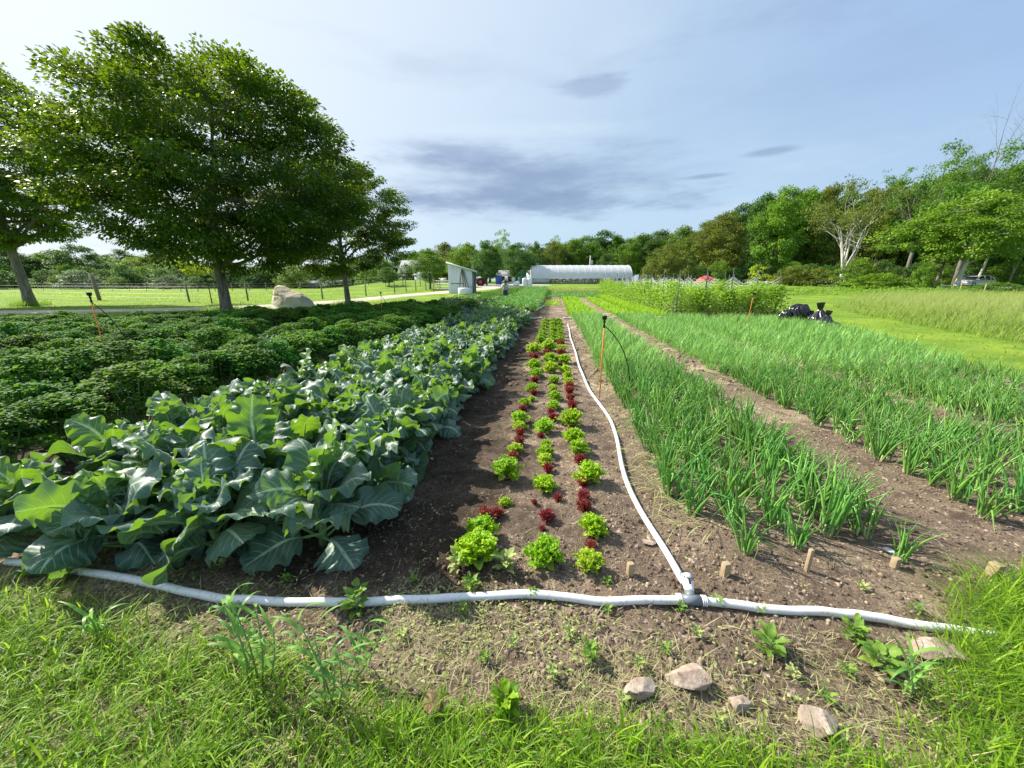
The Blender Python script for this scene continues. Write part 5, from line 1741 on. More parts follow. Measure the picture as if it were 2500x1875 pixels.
# tee and valve
tz = float(field_z(*at(1678, 1478)[:2])); tp = at(1685, 1480)
e0 = at(1672, 1430)
t = thing('valve_fitting', 'grey tee with a white ball valve joining the three white hoses', 'valve', (tp[0], tp[1], float(field_z(tp[0], tp[1])) + .018))
ax_b = np.array([e0[0] - tp[0], e0[1] - tp[1]]); Lb = np.linalg.norm(ax_b); ax_b /= Lb
dirm = at(1760, 1490)[:2] - at(1600, 1481)[:2]; dirm /= np.linalg.norm(dirm)
b = MB()
b.tube([(*(-dirm * .035), 0), (*(dirm * .040), 0)], .0225, 16)
b.tube([(0, 0, 0), (*(ax_b * .045), .006)], .022, 16)
b.build('tee', M['pvc_grey'], t, True)
b = MB()
def bp(s, z=0): return (ax_b[0] * s, ax_b[1] * s, z)
b.tube([bp(.035, .008), bp(.05, .010), bp(.065, .016), bp(.085, .018), bp(.105, .016), bp(.118, .012), bp(.135, .008)], [.020, .021, .023, .027, .023, .019, .018], 16)
b.build('valve_body', M['white_metal'], t, True)
b = MB(); b.lathe([(0, .0), (.011, 0), (.011, .012), (.016, .012), (.017, .018), (0, .018)], 16, bp(.088, .040)); b.build('knob', M['pvc_light'], t, True)
b = MB(); b.tube([bp(.088, .044), bp(.070, .050), bp(.048, .044)], [.006, .005, .004], 8); b.build('handle', M['black'], t, True)
b = MB(); b.lathe([(.018, 0), (.020, .004), (.018, .02)], 14, bp(.088, .022)); b.build('collar', M['black'], t, True)
for s, m in ((-1, 'white_metal'), (1, 'white_metal')):
    b = MB()
    for k in range(3):
        c = dirm * s * (.046 + .008 * k); nrm_ = np.array([-dirm[1], dirm[0]])
        th = np.linspace(0, 6.28, 18)
        b.tube([(c[0] + nrm_[0] * .0215 * math.cos(a), c[1] + nrm_[1] * .0215 * math.cos(a), .0215 * math.sin(a)) for a in th], .0032, 5)
    o = b.build('clamp', M[m], t, True)
b = MB(); th = np.linspace(0, 6.28, 18); pr = np.array([-ax_b[1], ax_b[0]])
b.tube([(ax_b[0] * .15 + pr[0] * .020 * math.cos(a), ax_b[1] * .15 + pr[1] * .020 * math.cos(a), .006 + .020 * math.sin(a)) for a in th], .0015, 5); b.build('tie_wire', M['black'], t, True)


def riser(label, x, y, h, lean, tube_az, s=1.0):
    z = float(field_z(x, y))
    t = thing('sprinkler_riser', label, 'sprinkler', (x, y, z), 0, 'sprinkler risers in the beds')
    top = np.array([lean[0], lean[1], h])
    b = MB(); b.tube([(0, 0, -.1), tuple(top * .93)], .0075 * s, 8); b.build('rod', M['orange'], t, True)
    b = MB()
    b.lathe([(0, -.13), (.012, -.13), (.014, -.09), (.010, -.085), (.010, -.07), (.016, -.065), (.015, -.045), (.010, -.04), (.020, -.03), (.028, -.022), (.031, .012), (.029, .018), (0, .018)], 14, tuple(top)); b.build('head', M['black'], t, True)
    q0 = top * .9
    tt = np.linspace(0, 1, 14)[:, None]
    end = np.array([math.cos(tube_az) * .42, math.sin(tube_az) * .42, .02]); mid = np.array([math.cos(tube_az) * .40, math.sin(tube_az) * .40, h * .62])
    C = (1 - tt) ** 2 * q0 + 2 * tt * (1 - tt) * mid + tt ** 2 * end
    b = MB(); b.tube(C, .0065 * s, 6); b.build('feed_tube', M['black'], t, True)


riser('orange sprinkler stake with a black head in the narrow onion bed, the nearest one', .62, 4.66, 1.03, (.0, -.0), .3)
q_ = ray(252, 845); tq = (1.4 - .48) / -q_[2]; bx, by = q_[0] * tq, q_[1] * tq
riser('orange sprinkler stake among the curly kale at the left', bx, by, 1.25, (.02, 0), .2)
q_ = ray(932, 764); tq = (1.4 - .42) / -q_[2]
riser('thin sprinkler stake beside the purple kale near the smallest maple', q_[0] * tq, q_[1] * tq, 1.12, (.03, 0), 1.2)
p = at(1820, 808)
riser('orange sprinkler stake in front of the pea vines at the right', p[0], p[1], 1.15, (.06, 0), 3.6)
p = at(1385, 762)
riser('dark sprinkler stake at the edge of the lime green beds', p[0], p[1], .72, (0, 0), -.4)

# wooden pegs and bits
def peg(label, u, v, hpx, wpx, tilt=0):
    p = at(u, v); F = p[0] * FWD[0] + p[1] * FWD[1]; zc = F * math.cos(PITCH) + CAM_H * math.sin(PITCH)
    h = hpx / FPX * zc * 1.35; w = wpx / FPX * zc
    b = MB(); b.box((0, 0, h / 2 - .01), (w, w * .8, h + .02), YAW + .2, tilt)
    o = b.build('wooden_peg', M['wood'], None, False, (p[0], p[1], float(field_z(p[0], p[1]))))
    md = o.modifiers.new('bevel', 'BEVEL'); md.width = .0015; md.segments = 2
    tag(o, label, 'peg', 'wooden row pegs')


peg('short wooden peg in the soil between the lettuce and the branch hose', 1537, 1408, 26, 15)
peg('square wooden peg just right of the valve', 1768, 1410, 26, 17)
peg('taller thin wooden peg at the front of the narrow onion bed', 1968, 1398, 46, 10)
peg('dark stubby wooden peg beside the white scrap', 2182, 1388, 20, 16)
peg('reddish square wooden peg furthest to the right', 2420, 1412, 32, 24, .1)
pf = at(2165, 1352)
b = MB(); n = 8
g = np.array([[(i / 7 - .5) * .085, (j / 4 - .5) * .030 * math.sin(math.pi * (i + .8) / 9), .008 * math.sin(i * 1.1 + j) + .012] for i in range(8) for j in range(5)])
Qp = [(i * 5 + j, i * 5 + j + 1, i * 5 + j + 6, i * 5 + j + 5) for i in range(7) for j in range(4)]
b.add(g, Qp)
o = b.build('plastic_scrap', M['film'], None, True, (pf[0], pf[1], float(field_z(pf[0], pf[1])) + .004)); o.rotation_euler = (0, 0, -.35)
md = o.modifiers.new('solid', 'SOLIDIFY'); md.thickness = .001
tag(o, 'crumpled translucent white scrap lying beside the dark peg', 'litter')


# foreground weeds -------------------------------------------------------------
def weed(label, u, v, h, n, lw, seed, mat='weed', name='weed', spread=.8, cat='weed'):
    q = np.random.default_rng(seed)
    p = at(u, v); z = float(field_z(p[0], p[1]))
    t = thing(name, label, cat, (p[0], p[1], z))
    s = MB(); b = MB()
    for st in range(max(1, n // 9)):
        a0 = q.uniform(0, 6.28); top = np.array([math.cos(a0) * h * .25 * spread, math.sin(a0) * h * .25 * spread, h * q.uniform(.7, 1)])
        s.tube([(0, 0, -.01), tuple(top * .5 + np.array([.01, 0, 0])), tuple(top)], [.0028, .0022, .0014], 5, lf=(.4, 0, .5))
        for k in range(9):
            f = (k + 1) / 9; c = top * f
            P_, Q_, lf_, sp = surface_leaf(k * 2.4 + a0, tuple(c), lw * q.uniform(.9, 1.5), lw * q.uniform(.28, .42), .5 + .5 * f, q.uniform(.6, 1.3), pet=.35, nu=8, nv=5, ruf=.003, lobes=.08, r=q.random(), seed=int(q.integers(1e6)), quilt=.0008)
            b.add(P_, Q_, None, lf_)
            s.tube(sp[:5], .0012, 4, lf=(.5, 0, .5))
    b.build('leaves', M[mat], t, True); s.build('stem', M['stem'], t, True)


weed('leafy bright weed clump at the bottom centre of the foreground', 1235, 1755, .060, 54, .036, 1, 'lush')
weed('low spreading weed right of the flat pinkish stone, above the small stone', 1880, 1600, .05, 24, .045, 2)
weed('weed growing against the underside of the right header hose', 2075, 1560, .07, 30, .035, 3)
weed('weed with narrow leaves between the hose and the right-hand grass', 2140, 1640, .06, 24, .05, 4)
weed('pale weed at the foot of the nearest left lettuce, left side', 1115, 1395, .07, 18, .035, 5, 'litter')
weed('pale star-shaped weed right of the nearest left lettuce', 1232, 1398, .07, 18, .045, 6, 'litter')
weed('small weed just above the header hose below the left lettuce', 1150, 1440, .04, 18, .03, 7)
weed('small lone weed in the bare soil in the middle foreground', 1440, 1620, .05, 18, .028, 8)
weed('weed sprouting below the middle of the header hose', 1130, 1500, .045, 9, .022, 9)
weed('weed in the shade under the left broccoli leaves', 350, 1375, .06, 18, .03, 10)
weed('weed on top of the header hose near its left end', 160, 1420, .05, 18, .03, 11)
weed('yellow-green weed beside the tall wild rye, on the header hose', 870, 1490, .10, 27, .04, 12)
weed('small weed by the branch hose end above the tee', 1745, 1480, .03, 9, .025, 13)
for i in range(26):
    u = [1010, 1060, 1300, 1390, 1620, 1700, 1480, 1560, 1850, 1930, 2010, 1250, 600, 540, 700, 1750, 1660, 2100, 2230, 980, 1180, 1350, 1480, 1520, 2060, 2200][i]
    v = [1420, 1465, 1470, 1560, 1600, 1560, 1500, 1640, 1500, 1660, 1720, 1590, 1455, 1390, 1420, 1770, 1500, 1440, 1500, 1560, 1620, 1660, 1430, 1720, 1650, 1700][i]
    weed('little yellow-green seedling weed scattered on the foreground soil', u, v, .03, 9, .02, 100 + i, 'litter' if i % 2 else 'weed')
    bpy.context.view_layer  # noqa
for o in list(COL.objects):
    if o.get('label') == 'little yellow-green seedling weed scattered on the foreground soil':
        o['group'] = 'seedling weeds scattered on the foreground soil'


def rye(label, u, v, stems, seed):
    q = np.random.default_rng(seed)
    p = at(u, v); z = float(field_z(p[0], p[1]))
    t = thing('wild_rye', label, 'tall grass', (p[0], p[1], z), 0, 'tall wild rye clumps')
    s = MB(); b = MB()
    for (dx, h, ln) in stems:
        top = np.array([dx + ln, q.normal(0, .02), h])
        c0 = np.array([dx, q.normal(0, .02), -.01]); mid = (c0 + top) / 2 + np.array([.012, 0, 0])
        s.tube([c0, mid, top], [.0036, .0030, .0018], 6, lf=(.5, 0, .3))
        nl = 6
        for k in range(nl):
            f = .2 + .8 * (k + 1) / nl; c = c0 * (1 - f) + top * f
            side = 1 if k % 2 else -1
            az = (0 if side > 0 else math.pi) + q.normal(0, .5)
            m = 1
            V_, Q_, l_ = ribbons(c[None], np.array([az]), np.array([q.uniform(.09, .16)]), np.array([q.uniform(.85, 1.35)]), np.array([q.uniform(.6, 2.5)]), np.array([q.uniform(.009, .013)]), 9, r=np.array([q.random()]), side=1.2)
            b.add(V_, Q_, None, l_)
    b.build('blades', M['ryeleaf'], t, True); s.build('stem', M['stem'], t, True)


M['ryeleaf'] = leafmat('rye_leaf', (.09, .24, .06), (.22, .44, .06), (.35, .62, .12), .4, .45, .4)
rye('tallest wild rye clump rising across the header hose in the left foreground', 640, 1680, [(-.05, .34, -.03), (-.01, .40, .01), (.01, .33, .02), (.03, .25, .05), (-.03, .28, .0)], 1)
rye('two-stemmed wild rye left of the leafy clump, right of the tallest rye', 800, 1720, [(0, .30, -.01), (.03, .38, -.06), (.05, .24, .04), (.02, .20, .03)], 2)
rye('bent wild rye whose long blade droops toward the brown earth lump', 860, 1650, [(0, .17, .05), (.02, .12, .08)], 3)
rye('small wild rye shoot in the far lower left turf', 240, 1560, [(0, .12, .02), (.02, .10, .03)], 4)
rye('thin wild rye in front of the right-hand grass', 2200, 1700, [(0, .12, -.02), (.02, .16, -.03)], 5)

# ------------------------------------------------------------------ pasture fence
fp = [(-420, 724), (-60, 727), (244, 733), (463, 738), (606, 735), (788, 730), (894, 723), (964, 716), (992, 713), (1016, 711), (1040, 709), (1075, 707)]
fpos = [at(u, v) for u, v in fp]
t = thing('pasture_fence', 'post and wire fence along the pasture beyond the dirt track', 'fence', tuple(fpos[0]))
base = fpos[0]
allp = []
for k, (a, b_) in enumerate(zip(fpos[:-1], fpos[1:])):
    L_ = np.linalg.norm(b_ - a); m = 1 if k > 0 else 2
    for j in range(m): allp.append(a + (b_ - a) * j / m)
allp.append(fpos[-1])
for k, p in enumerate(allp):
    p = p.copy(); p[2] = float(T(p[0], p[1]))
    b = MB(); q0 = p - base
    big = (k in (3,))
    h = 2.0 if big else 1.35
    b.tube([q0 + np.array([0, 0, -.3]), q0 + np.array([-.12 if big else rng.normal(0, .03), 0, h])], .13 if big else .06, 8)
    b.build('post', M['postwood'], t, False)
b = MB()
for hz in (.3, .6, .9, 1.15):
    b.tube([p - base + np.array([0, 0, hz]) for p in allp], .008, 4, cap=False)
b.build('wire', M['wire'], t)
# back fence of the pasture
t = thing('pasture_fence', 'distant post and wire fence across the back of the left pasture', 'fence', tuple(W(60, 60)))
b0 = W(60, 60)
pp = [W(u, 58 + 4 * math.sin(u * .01)) for u in np.arange(60, 1100, 42)]
for p in pp:
    b = MB(); b.tube([p - b0 + np.array([0, 0, -.2]), p - b0 + np.array([0, 0, 1.2])], .05, 6); b.build('post', M['postwood'], t)
b = MB()
for hz in (.5, 1.05): b.tube([p - b0 + np.array([0, 0, hz]) for p in pp], .008, 3, cap=False)
b.build('wire', M['wire'], t)
for i, (u, F, h) in enumerate([(2348, 39, 1.0), (2408, 38, .8)]):
    p = W(u, F); b = MB(); b.tube([(0, 0, -.2), (.03, 0, h + .3)], .045, 7)
    tag(b.build('marker_post', M['wood'], None, False, tuple(p)), ['taller pale marker post in the meadow below the white car', 'shorter pale marker post right of the taller one in the meadow'][i], 'post')

# ------------------------------------------------------------------ buildings
def frame_at(u, F, name, label, cat, group=None):
    p = W(u, F)
    return thing(name, label, cat, tuple(p), YAW, group), p


# white lean-to shed
F = 42.
t, p = frame_at(1127, F, 'shed', 'white lean-to shed with a single sloping roof beyond the kale', 'shed')
k = F / 932
x0, x1 = -32 * k, 27 * k
zt0, zt1 = zat(645, F) - p[2], zat(663, F) - p[2]
b = MB()
dp = 2.6
V = [(x0, 0, -.3), (x1, 0, -.3), (x1, 0, zt1), (x0, 0, zt0), (x0, dp, -.3), (x1, dp, -.3), (x1, dp, zt1), (x0, dp, zt0)]
b.add(V, [(0, 1, 2, 3), (4, 7, 6, 5), (0, 3, 7, 4)])
b.build('wall', M['white'], t)
b = MB()
sl_ = math.atan2(zt1 - zt0, x1 - x0)
b.box(((x0 + x1) / 2 + .2, dp / 2, (zt0 + zt1) / 2 + .09), ((x1 - x0) + .75, dp + .5, .10), 0, -sl_)
b.build('roof', M['greytrim'], t)
b = MB(); b.box(((x0 + x1) / 2 + .2, -.30, (zt0 + zt1) / 2 + .07), ((x1 - x0) + .8, .06, .16), 0, -sl_); b.build('fascia', M['white_metal'], t)
b = MB(); b.box((x1 + .05, 0, zt1 / 2), (.14, .14, zt1), 0); b.box((x1 + .05, dp, zt1 / 2), (.14, .14, zt1), 0); b.build('corner_post', M['greytrim'], t)
b = MB(); b.box(((x0 + x1) / 2 - .4, -.03, 1.05), ((x1 - x0) - 1.3, .04, .07)); b.build('rail', M['greytrim'], t)
b = MB()
for xx in np.arange(x0 + .3, x1, .3): b.box((xx, -.012, (zt0 + (zt1 - zt0) * (xx - x0) / (x1 - x0)) / 2 - .05), (.02, .02, (zt0 + (zt1 - zt0) * (xx - x0) / (x1 - x0)) - .2))
b.build('batten', M['white_metal'], t)
for i, (a, c) in enumerate([(.15, .55), (.75, .62), (1.45, .75), (1.7, .85)]):
    b = MB(); b.tube([(x1 - 1.45 + i * .33 + (i > 0) * .25, -.75, 0), (x1 - 1.15 + i * .06, -.10, 2.55 - i * .05)], .055, 6)
    tag(b.build('leaning_pole', M['postwood'], None, False, tuple(p)), '%s grey pole from the left leaning on the white shed' % ORD[i], 'pole', 'poles leaning on the shed').rotation_euler = (0, 0, YAW)
# gate beside the shed
t, p = frame_at(1078, 45, 'farm_gate', 'pale tubular gate at the left of the white shed', 'gate')
b = MB()
for z in (.35, .65, .95, 1.25): b.tube([(-.95, 0, z), (.95, 0, z)], .03, 6)
b.build('rails', M['white_metal'], t)
for x in (-.95, .95):
    b = MB(); b.tube([(x, 0, -.1), (x, 0, 1.5)], .05, 6); b.build('gate_post', M['postwood'], t)
# round bale / tank in front of shed
t, p = frame_at(1133, 39.5, 'water_trough', 'rounded white tank standing in front of the white shed', 'tank')
b = MB(); b.lathe([(0, 0), (.62, 0), (.66, .1), (.66, .55), (.6, .68), (0, .72)], 18); b.build('tank_body', M['white_metal'], t, True)
b = MB(); b.tube([(-.5, 0, .78), (1.4, 0, .8)], .03, 6); b.build('rail', M['postwood'], t)

# greenhouse
F = 72.
t, p = frame_at(1420, F, 'greenhouse', 'long white plastic-covered hoop greenhouse at the far end of the beds', 'greenhouse')
k = F / 932
x0, x1 = -121 * k, 123 * k
Hh = zat(645, F) - p[2]; rad = 4.0


def arch(th):     # th 0..pi, front foot to back foot; gothic-ish
    y = rad - rad * math.cos(th); z = Hh * math.sin(th) ** .72
    return y, z


ths = np.linspace(.0, math.pi, 30)
ths_c = [a for a in np.linspace(math.asin((1.0 / Hh) ** (1 / .72)), math.pi, 28)]
b = MB()
nx = 61
Vc = []
for i in range(nx):
    x = x0 + (x1 - x0) * i / (nx - 1)
    rib = abs(math.sin(math.pi * i / 4))
    for a in ths_c:
        y, z = arch(a)
        sag = .006 * rib
        Vc.append((x, y + sag * math.cos(a), z - sag * math.sin(a)))
m = len(ths_c)
Qc = [(i * m + j, (i + 1) * m + j, (i + 1) * m + j + 1, i * m + j + 1) for i in range(nx - 1) for j in range(m - 1)]
b.add(Vc, Qc)
b.build('plastic_cover', M['film'], t, True)
for i in range(0, nx, 4):
    x = x0 + (x1 - x0) * i / (nx - 1)
    b = MB(); b.tube([(x, arch(a)[0], arch(a)[1] + .006) for a in ths], .022, 6); b.build('hoop', M['white_metal'], t, True)
for x, nm in ((x0, 'end_wall'), (x1, 'end_wall')):
    V = [(x, rad, 0)] + [(x, *arch(a)) for a in ths]
    b = MB(); b.add(V, None, [(0, i, i + 1) for i in range(1, len(ths))]); b.build(nm, M['film'], t)
b = MB(); b.box(((x0 + x1) / 2, arch(ths_c[0])[0] - .06, 1.0), (x1 - x0, .08, .1)); b.build('roll_bar', M['white_metal'], t)
b = MB(); b.box(((x0 + x1) / 2, .05, .12), (x1 - x0, .06, .3)); b.build('baseboard', M['postwood'], t)
b = MB(); b.box((x0 + 1.6, .12, .55), (3.3, .05, 1.15)); b.build('side_panel', M['film'], t)
b = MB()
for x in np.arange(x0 + 4, x1 - .5, .62): b.box((x, -.55, .35), (.05, .05, .75))
b.box(((x0 + x1) / 2 + 1.6, -.55, .72), (x1 - x0 - 4.4, .6, .05))
tag(b.build('bench', M['white_metal'], None, False, tuple(p)), 'long low bench in front of the greenhouse side', 'bench').rotation_euler = (0, 0, YAW)
pot = MB(); pot.lathe([(0, 0), (.16, 0), (.22, .26), (.20, .27), (0, .24)], 10)
pproto = None
for i, xx in enumerate(np.arange(x0 + 4.6, x1 - .9, 1.25)):
    loc = np.array(p) + np.append(RGT * xx - FWD * .55, .745)
    if pproto is None:
        pproto = pot.build('plant_tray', M['black'], None, False, tuple(loc)); o = pproto
    else:
        o = pproto.copy(); COL.objects.link(o); o.location = loc
    o.scale = (2.2, 1.2, .8)
    o.rotation_euler = (0, 0, YAW)
    tag(o, 'dark plant pot on the bench in front of the greenhouse, %s from the left' % ORD[i], 'plant pot', 'pots on the greenhouse bench')
# crops inside the greenhouse
n = 9000
xx = rng.uniform(x0 + .5, x1 - .5, n); yy = rng.uniform(1, 6, n); zz = rng.random(n) * 1.3
PP = np.array(p) + np.concatenate([RGT[None] * xx[:, None] + FWD[None] * yy[:, None], zz[:, None]], 1)
V, Q, lf = ribbons(PP, rng.uniform(0, 6.28, n), rng.uniform(.12, .25, n), rng.uniform(-.2, 1.2, n), rng.uniform(.2, 1.2, n), rng.uniform(.1, .2, n), 2, tip=.4)
tag(mesh_obj('greenhouse_crop', V, Q, None, M['tree_dark'], lf), 'dark leafy crop inside the open side of the greenhouse', 'crop', kind='stuff')


def house(u, F, wpx, v_eave, v_ridge, label, wall='white', roof='roof', depth=7, ridge_along=True, name='house', cat='house', windows=2, chimneys=0, group=None, doors=0):
    t, p = frame_at(u, F, name, label, cat, group)
    k = F / 932; w = wpx * k; he = zat(v_eave, F) - p[2]; hr = zat(v_ridge, F) - p[2]
    b = MB(); b.box((0, depth / 2, he / 2 - .2), (w, depth, he + .4))
    if ridge_along:
        b.add([(-w / 2, 0, he), (-w / 2, depth, he), (-w / 2, depth / 2, hr - .05), (w / 2, 0, he), (w / 2, depth, he), (w / 2, depth / 2, hr - .05)], None, [(0, 2, 1), (3, 4, 5)])
    else:
        b.add([(-w / 2, 0, he), (w / 2, 0, he), (0, 0, hr - .05), (-w / 2, depth, he), (w / 2, depth, he), (0, depth, hr - .05)], None, [(0, 1, 2), (3, 5, 4)])
    b.build('wall', M[wall], t)
    b = MB(); o_ = .3; th = .12
    if ridge_along:
        for s in (0, 1):
            y0_, y1_ = (-o_, depth / 2) if s == 0 else (depth + o_, depth / 2)
            z0_ = he - (hr - he) * o_ / (depth / 2)
            V = [(-w / 2 - o_, y0_, z0_), (w / 2 + o_, y0_, z0_), (w / 2 + o_, y1_, hr), (-w / 2 - o_, y1_, hr)]
            V += [(a, b2, c + th) for a, b2, c in V]
            b.add(V, [(0, 1, 2, 3), (4, 7, 6, 5), (0, 4, 5, 1), (1, 5, 6, 2), (2, 6, 7, 3), (3, 7, 4, 0)])
    else:
        for s in (-1, 1):
            z0_ = he - (hr - he) * o_ / (w / 2)
            V = [(s * (w / 2 + o_), -o_, z0_), (s * (w / 2 + o_), depth + o_, z0_), (0, depth + o_, hr), (0, -o_, hr)]
            V += [(a, b2, c + th) for a, b2, c in V]
            b.add(V, [(0, 1, 2, 3), (4, 7, 6, 5), (0, 4, 5, 1), (1, 5, 6, 2), (2, 6, 7, 3), (3, 7, 4, 0)])
    rf = b.build('roof', M[roof], t)
    for c in range(chimneys):
        xx = -w / 2 + w * (c + .5) / chimneys * .8
        b = MB(); b.box((xx, depth / 2, hr + .45), (.55, .55, 1.3)); b.build('chimney', M['white'], rf)
    for i in range(windows):
        xx = -w / 2 + w * (i + .75) / (windows + .5)
        b = MB(); b.box((xx, -.02, he * .55), (.9, .06, 1.2)); f = b.build('window', M['white_metal'], t)
        b = MB(); b.box((xx, -.06, he * .55), (.74, .03, 1.04)); b.build('pane', M['glass'], f)
    if doors:
        b = MB(); b.box((w * .3, -.03, 1.0), (1.0, .06, 2.0)); b.build('door', M['greytrim'], t)
    return t


house(1000, 78, 50, 668, 634, 'grey-roofed white house partly hidden by the smallest maple', depth=8, windows=2)
house(1026, 70, 26, 672, 664, 'small white outbuilding left of the tree by the shed', depth=4, windows=0, name='outbuilding', cat='shed')
house(1076, 66, 16, 687, 680, 'little dark red hut left of the white shed', wall='redbarn', roof='track', depth=2.5, windows=0, name='hut', cat='shed')
house(1345, 96, 66, 655, 641, 'farmhouse behind the greenhouse showing its roof ridge and two white chimneys', depth=8, windows=2, chimneys=2)
house(1245, 82, 60, 672, 660, 'pale house behind the parked bins in the farm yard', depth=6, windows=3)
house(1273, 68, 15, 668, 660, 'green privy with a pointed roof beside the greenhouse', wall='green', roof='green', depth=1.6, ridge_along=False, windows=0, name='privy', cat='shed', doors=0)
house(1300, 80, 26, 664, 661, 'white flat-roofed outbuilding behind the privy', depth=4, windows=1, name='outbuilding', cat='shed')
house(812, 74, 40, 692, 685, 'low brown-roofed outbuilding seen left of the smallest maple', wall='postwood', roof='track', depth=5, windows=1, name='outbuilding', cat='shed')
house(755, 76, 46, 694, 686, 'low grey shelter right of the boulder beyond the pasture', wall='greytrim', roof='roof', depth=4, windows=0, name='shelter', cat='shed')

# bins, tanks, tractor, pole
for i, (u, F, w, h, m, lb) in enumerate([(1217, 64, 16, 1.5, 'blue', 'blue skip standing in the farm yard'), (1183, 66, 14, 1.5, 'dark', 'black skip right of the red tractor')]):
    t, p = frame_at(u, F, 'skip', lb, 'skip')
    wd = w * F / 932 / 2
    b = MB(); b.add([(-wd * .8, 0, .15), (wd * .8, 0, .15), (wd * .8, 1.4, .15), (-wd * .8, 1.4, .15), (-wd, -.1, h), (wd, -.1, h), (wd, 1.5, h), (-wd, 1.5, h)], [(0, 3, 2, 1), (0, 1, 5, 4), (1, 2, 6, 5), (2, 3, 7, 6), (3, 0, 4, 7)])
    b.build('container', M[m], t)
    b = MB(); b.box((0, .7, h + .03), (wd * 2.05, 1.7, .07), 0, 0, .05); b.build('lid', M[m], t)
    for s in (-1, 1):
        b = MB(); b.tube([(s * wd * .6, 0, .1), (s * wd * .6, .08, .1)], .1, 8); b.build('wheel', M['rubber'], t)
for i, (u, F) in enumerate([(1281, 60), (1293, 60)]):
    t, p = frame_at(u, F, 'water_tank', ['left of the two round white tanks by the greenhouse', 'right of the two round white tanks, against the greenhouse'][i], 'tank', 'white tanks by the greenhouse')
    b = MB(); b.lathe([(0, 0), (.36, 0), (.38, .05), (.38, 1.0), (.34, 1.12), (.12, 1.2), (0, 1.2)], 16); b.build('tank_body', M['white_metal'], t, True)
    b = MB(); b.lathe([(0, 1.2), (.1, 1.2), (.1, 1.27), (0, 1.28)], 10); b.build('cap', M['red' if i == 0 else 'black'], t, True)
rock('wrapped_pallet', 'white plastic-wrapped heap left of the round white tanks', W(1262, 58), (1.6, 1.0, 1.1), 'white_metal', 44, 'heap', sub=3, sink=.1)
# tractor
t, p = frame_at(1164, 58, 'tractor', 'small red tractor parked right of the white shed', 'tractor')
b = MB(); b.box((-.35, 0, .95), (1.2, .6, .45)); b.box((.45, 0, .75), (.7, .7, .35)); b.build('body', M['red'], t)
for (x, y, r) in ((.6, -.55, .62), (.6, .55, .62), (-.75, -.45, .36), (-.75, .45, .36)):
    b = MB(); b.lathe([(r * .5, -.12), (r, -.12), (r, .12), (r * .5, .12), (r * .5, -.12)], 18, (x, y, r), rotm(math.pi / 2, 0, 0)); w_ = b.build('wheel', M['rubber'], t, False)
    b = MB(); b.lathe([(0, -.08), (r * .5, -.08), (r * .5, .08), (0, .08)], 14, (x, y, r), rotm(math.pi / 2, 0, 0)); b.build('rim', M['red'], w_, False)
b = MB(); b.box((.55, 0, 1.15), (.4, .45, .08)); b.box((.75, 0, 1.35), (.06, .45, .35)); b.build('seat', M['black'], t)
b = MB(); b.tube([(0, 0, 1.1), (.15, 0, 1.45)], .02, 5); b.tube([(.15 + .02 * math.cos(a), .17 * math.sin(a), 1.45 + .17 * math.cos(a) * .5) for a in np.linspace(0, 6.28, 14)], .015, 4); b.build('steering_wheel', M['black'], t)
b = MB(); b.tube([(-.6, .1, 1.15), (-.6, .1, 1.75)], .03, 6); b.build('exhaust', M['dark'], t)
# utility pole
t, p = frame_at(1437, 86, 'utility_pole', 'wooden utility pole with a grey transformer behind the greenhouse', 'pole')
hp = zat(624, 86) - p[2]
b = MB(); b.tube([(0, 0, -.3), (.1, 0, hp)], .13, 8); b.build('pole', M['bark_pale'], t)
b = MB(); b.lathe([(0, 0), (.26, 0), (.28, .9), (.1, 1.0), (0, 1.0)], 12, (.45, 0, hp - 1.9)); b.build('transformer', M['pvc_light'], t, True)
b = MB(); b.tube([(-.8, 0, hp - .3), (.9, 0, hp - .3)], .06, 6); b.build('crossarm', M['postwood'], t)
t, p = frame_at(1539, 100, 'antenna_mast', 'thin mast rising above the trees right of the greenhouse', 'mast')
hp = zat(563, 100) - p[2]
b = MB(); b.tube([(0, 0, 0), (0, 0, hp)], .06, 5); b.build('pole', M['wire'], t)
b = MB()
for s in range(4): b.tube([(-.25, 0, hp - .4 - s * .5), (.25, 0, hp - .4 - s * .5)], .03, 4)
b.build('elements', M['wire'], t)

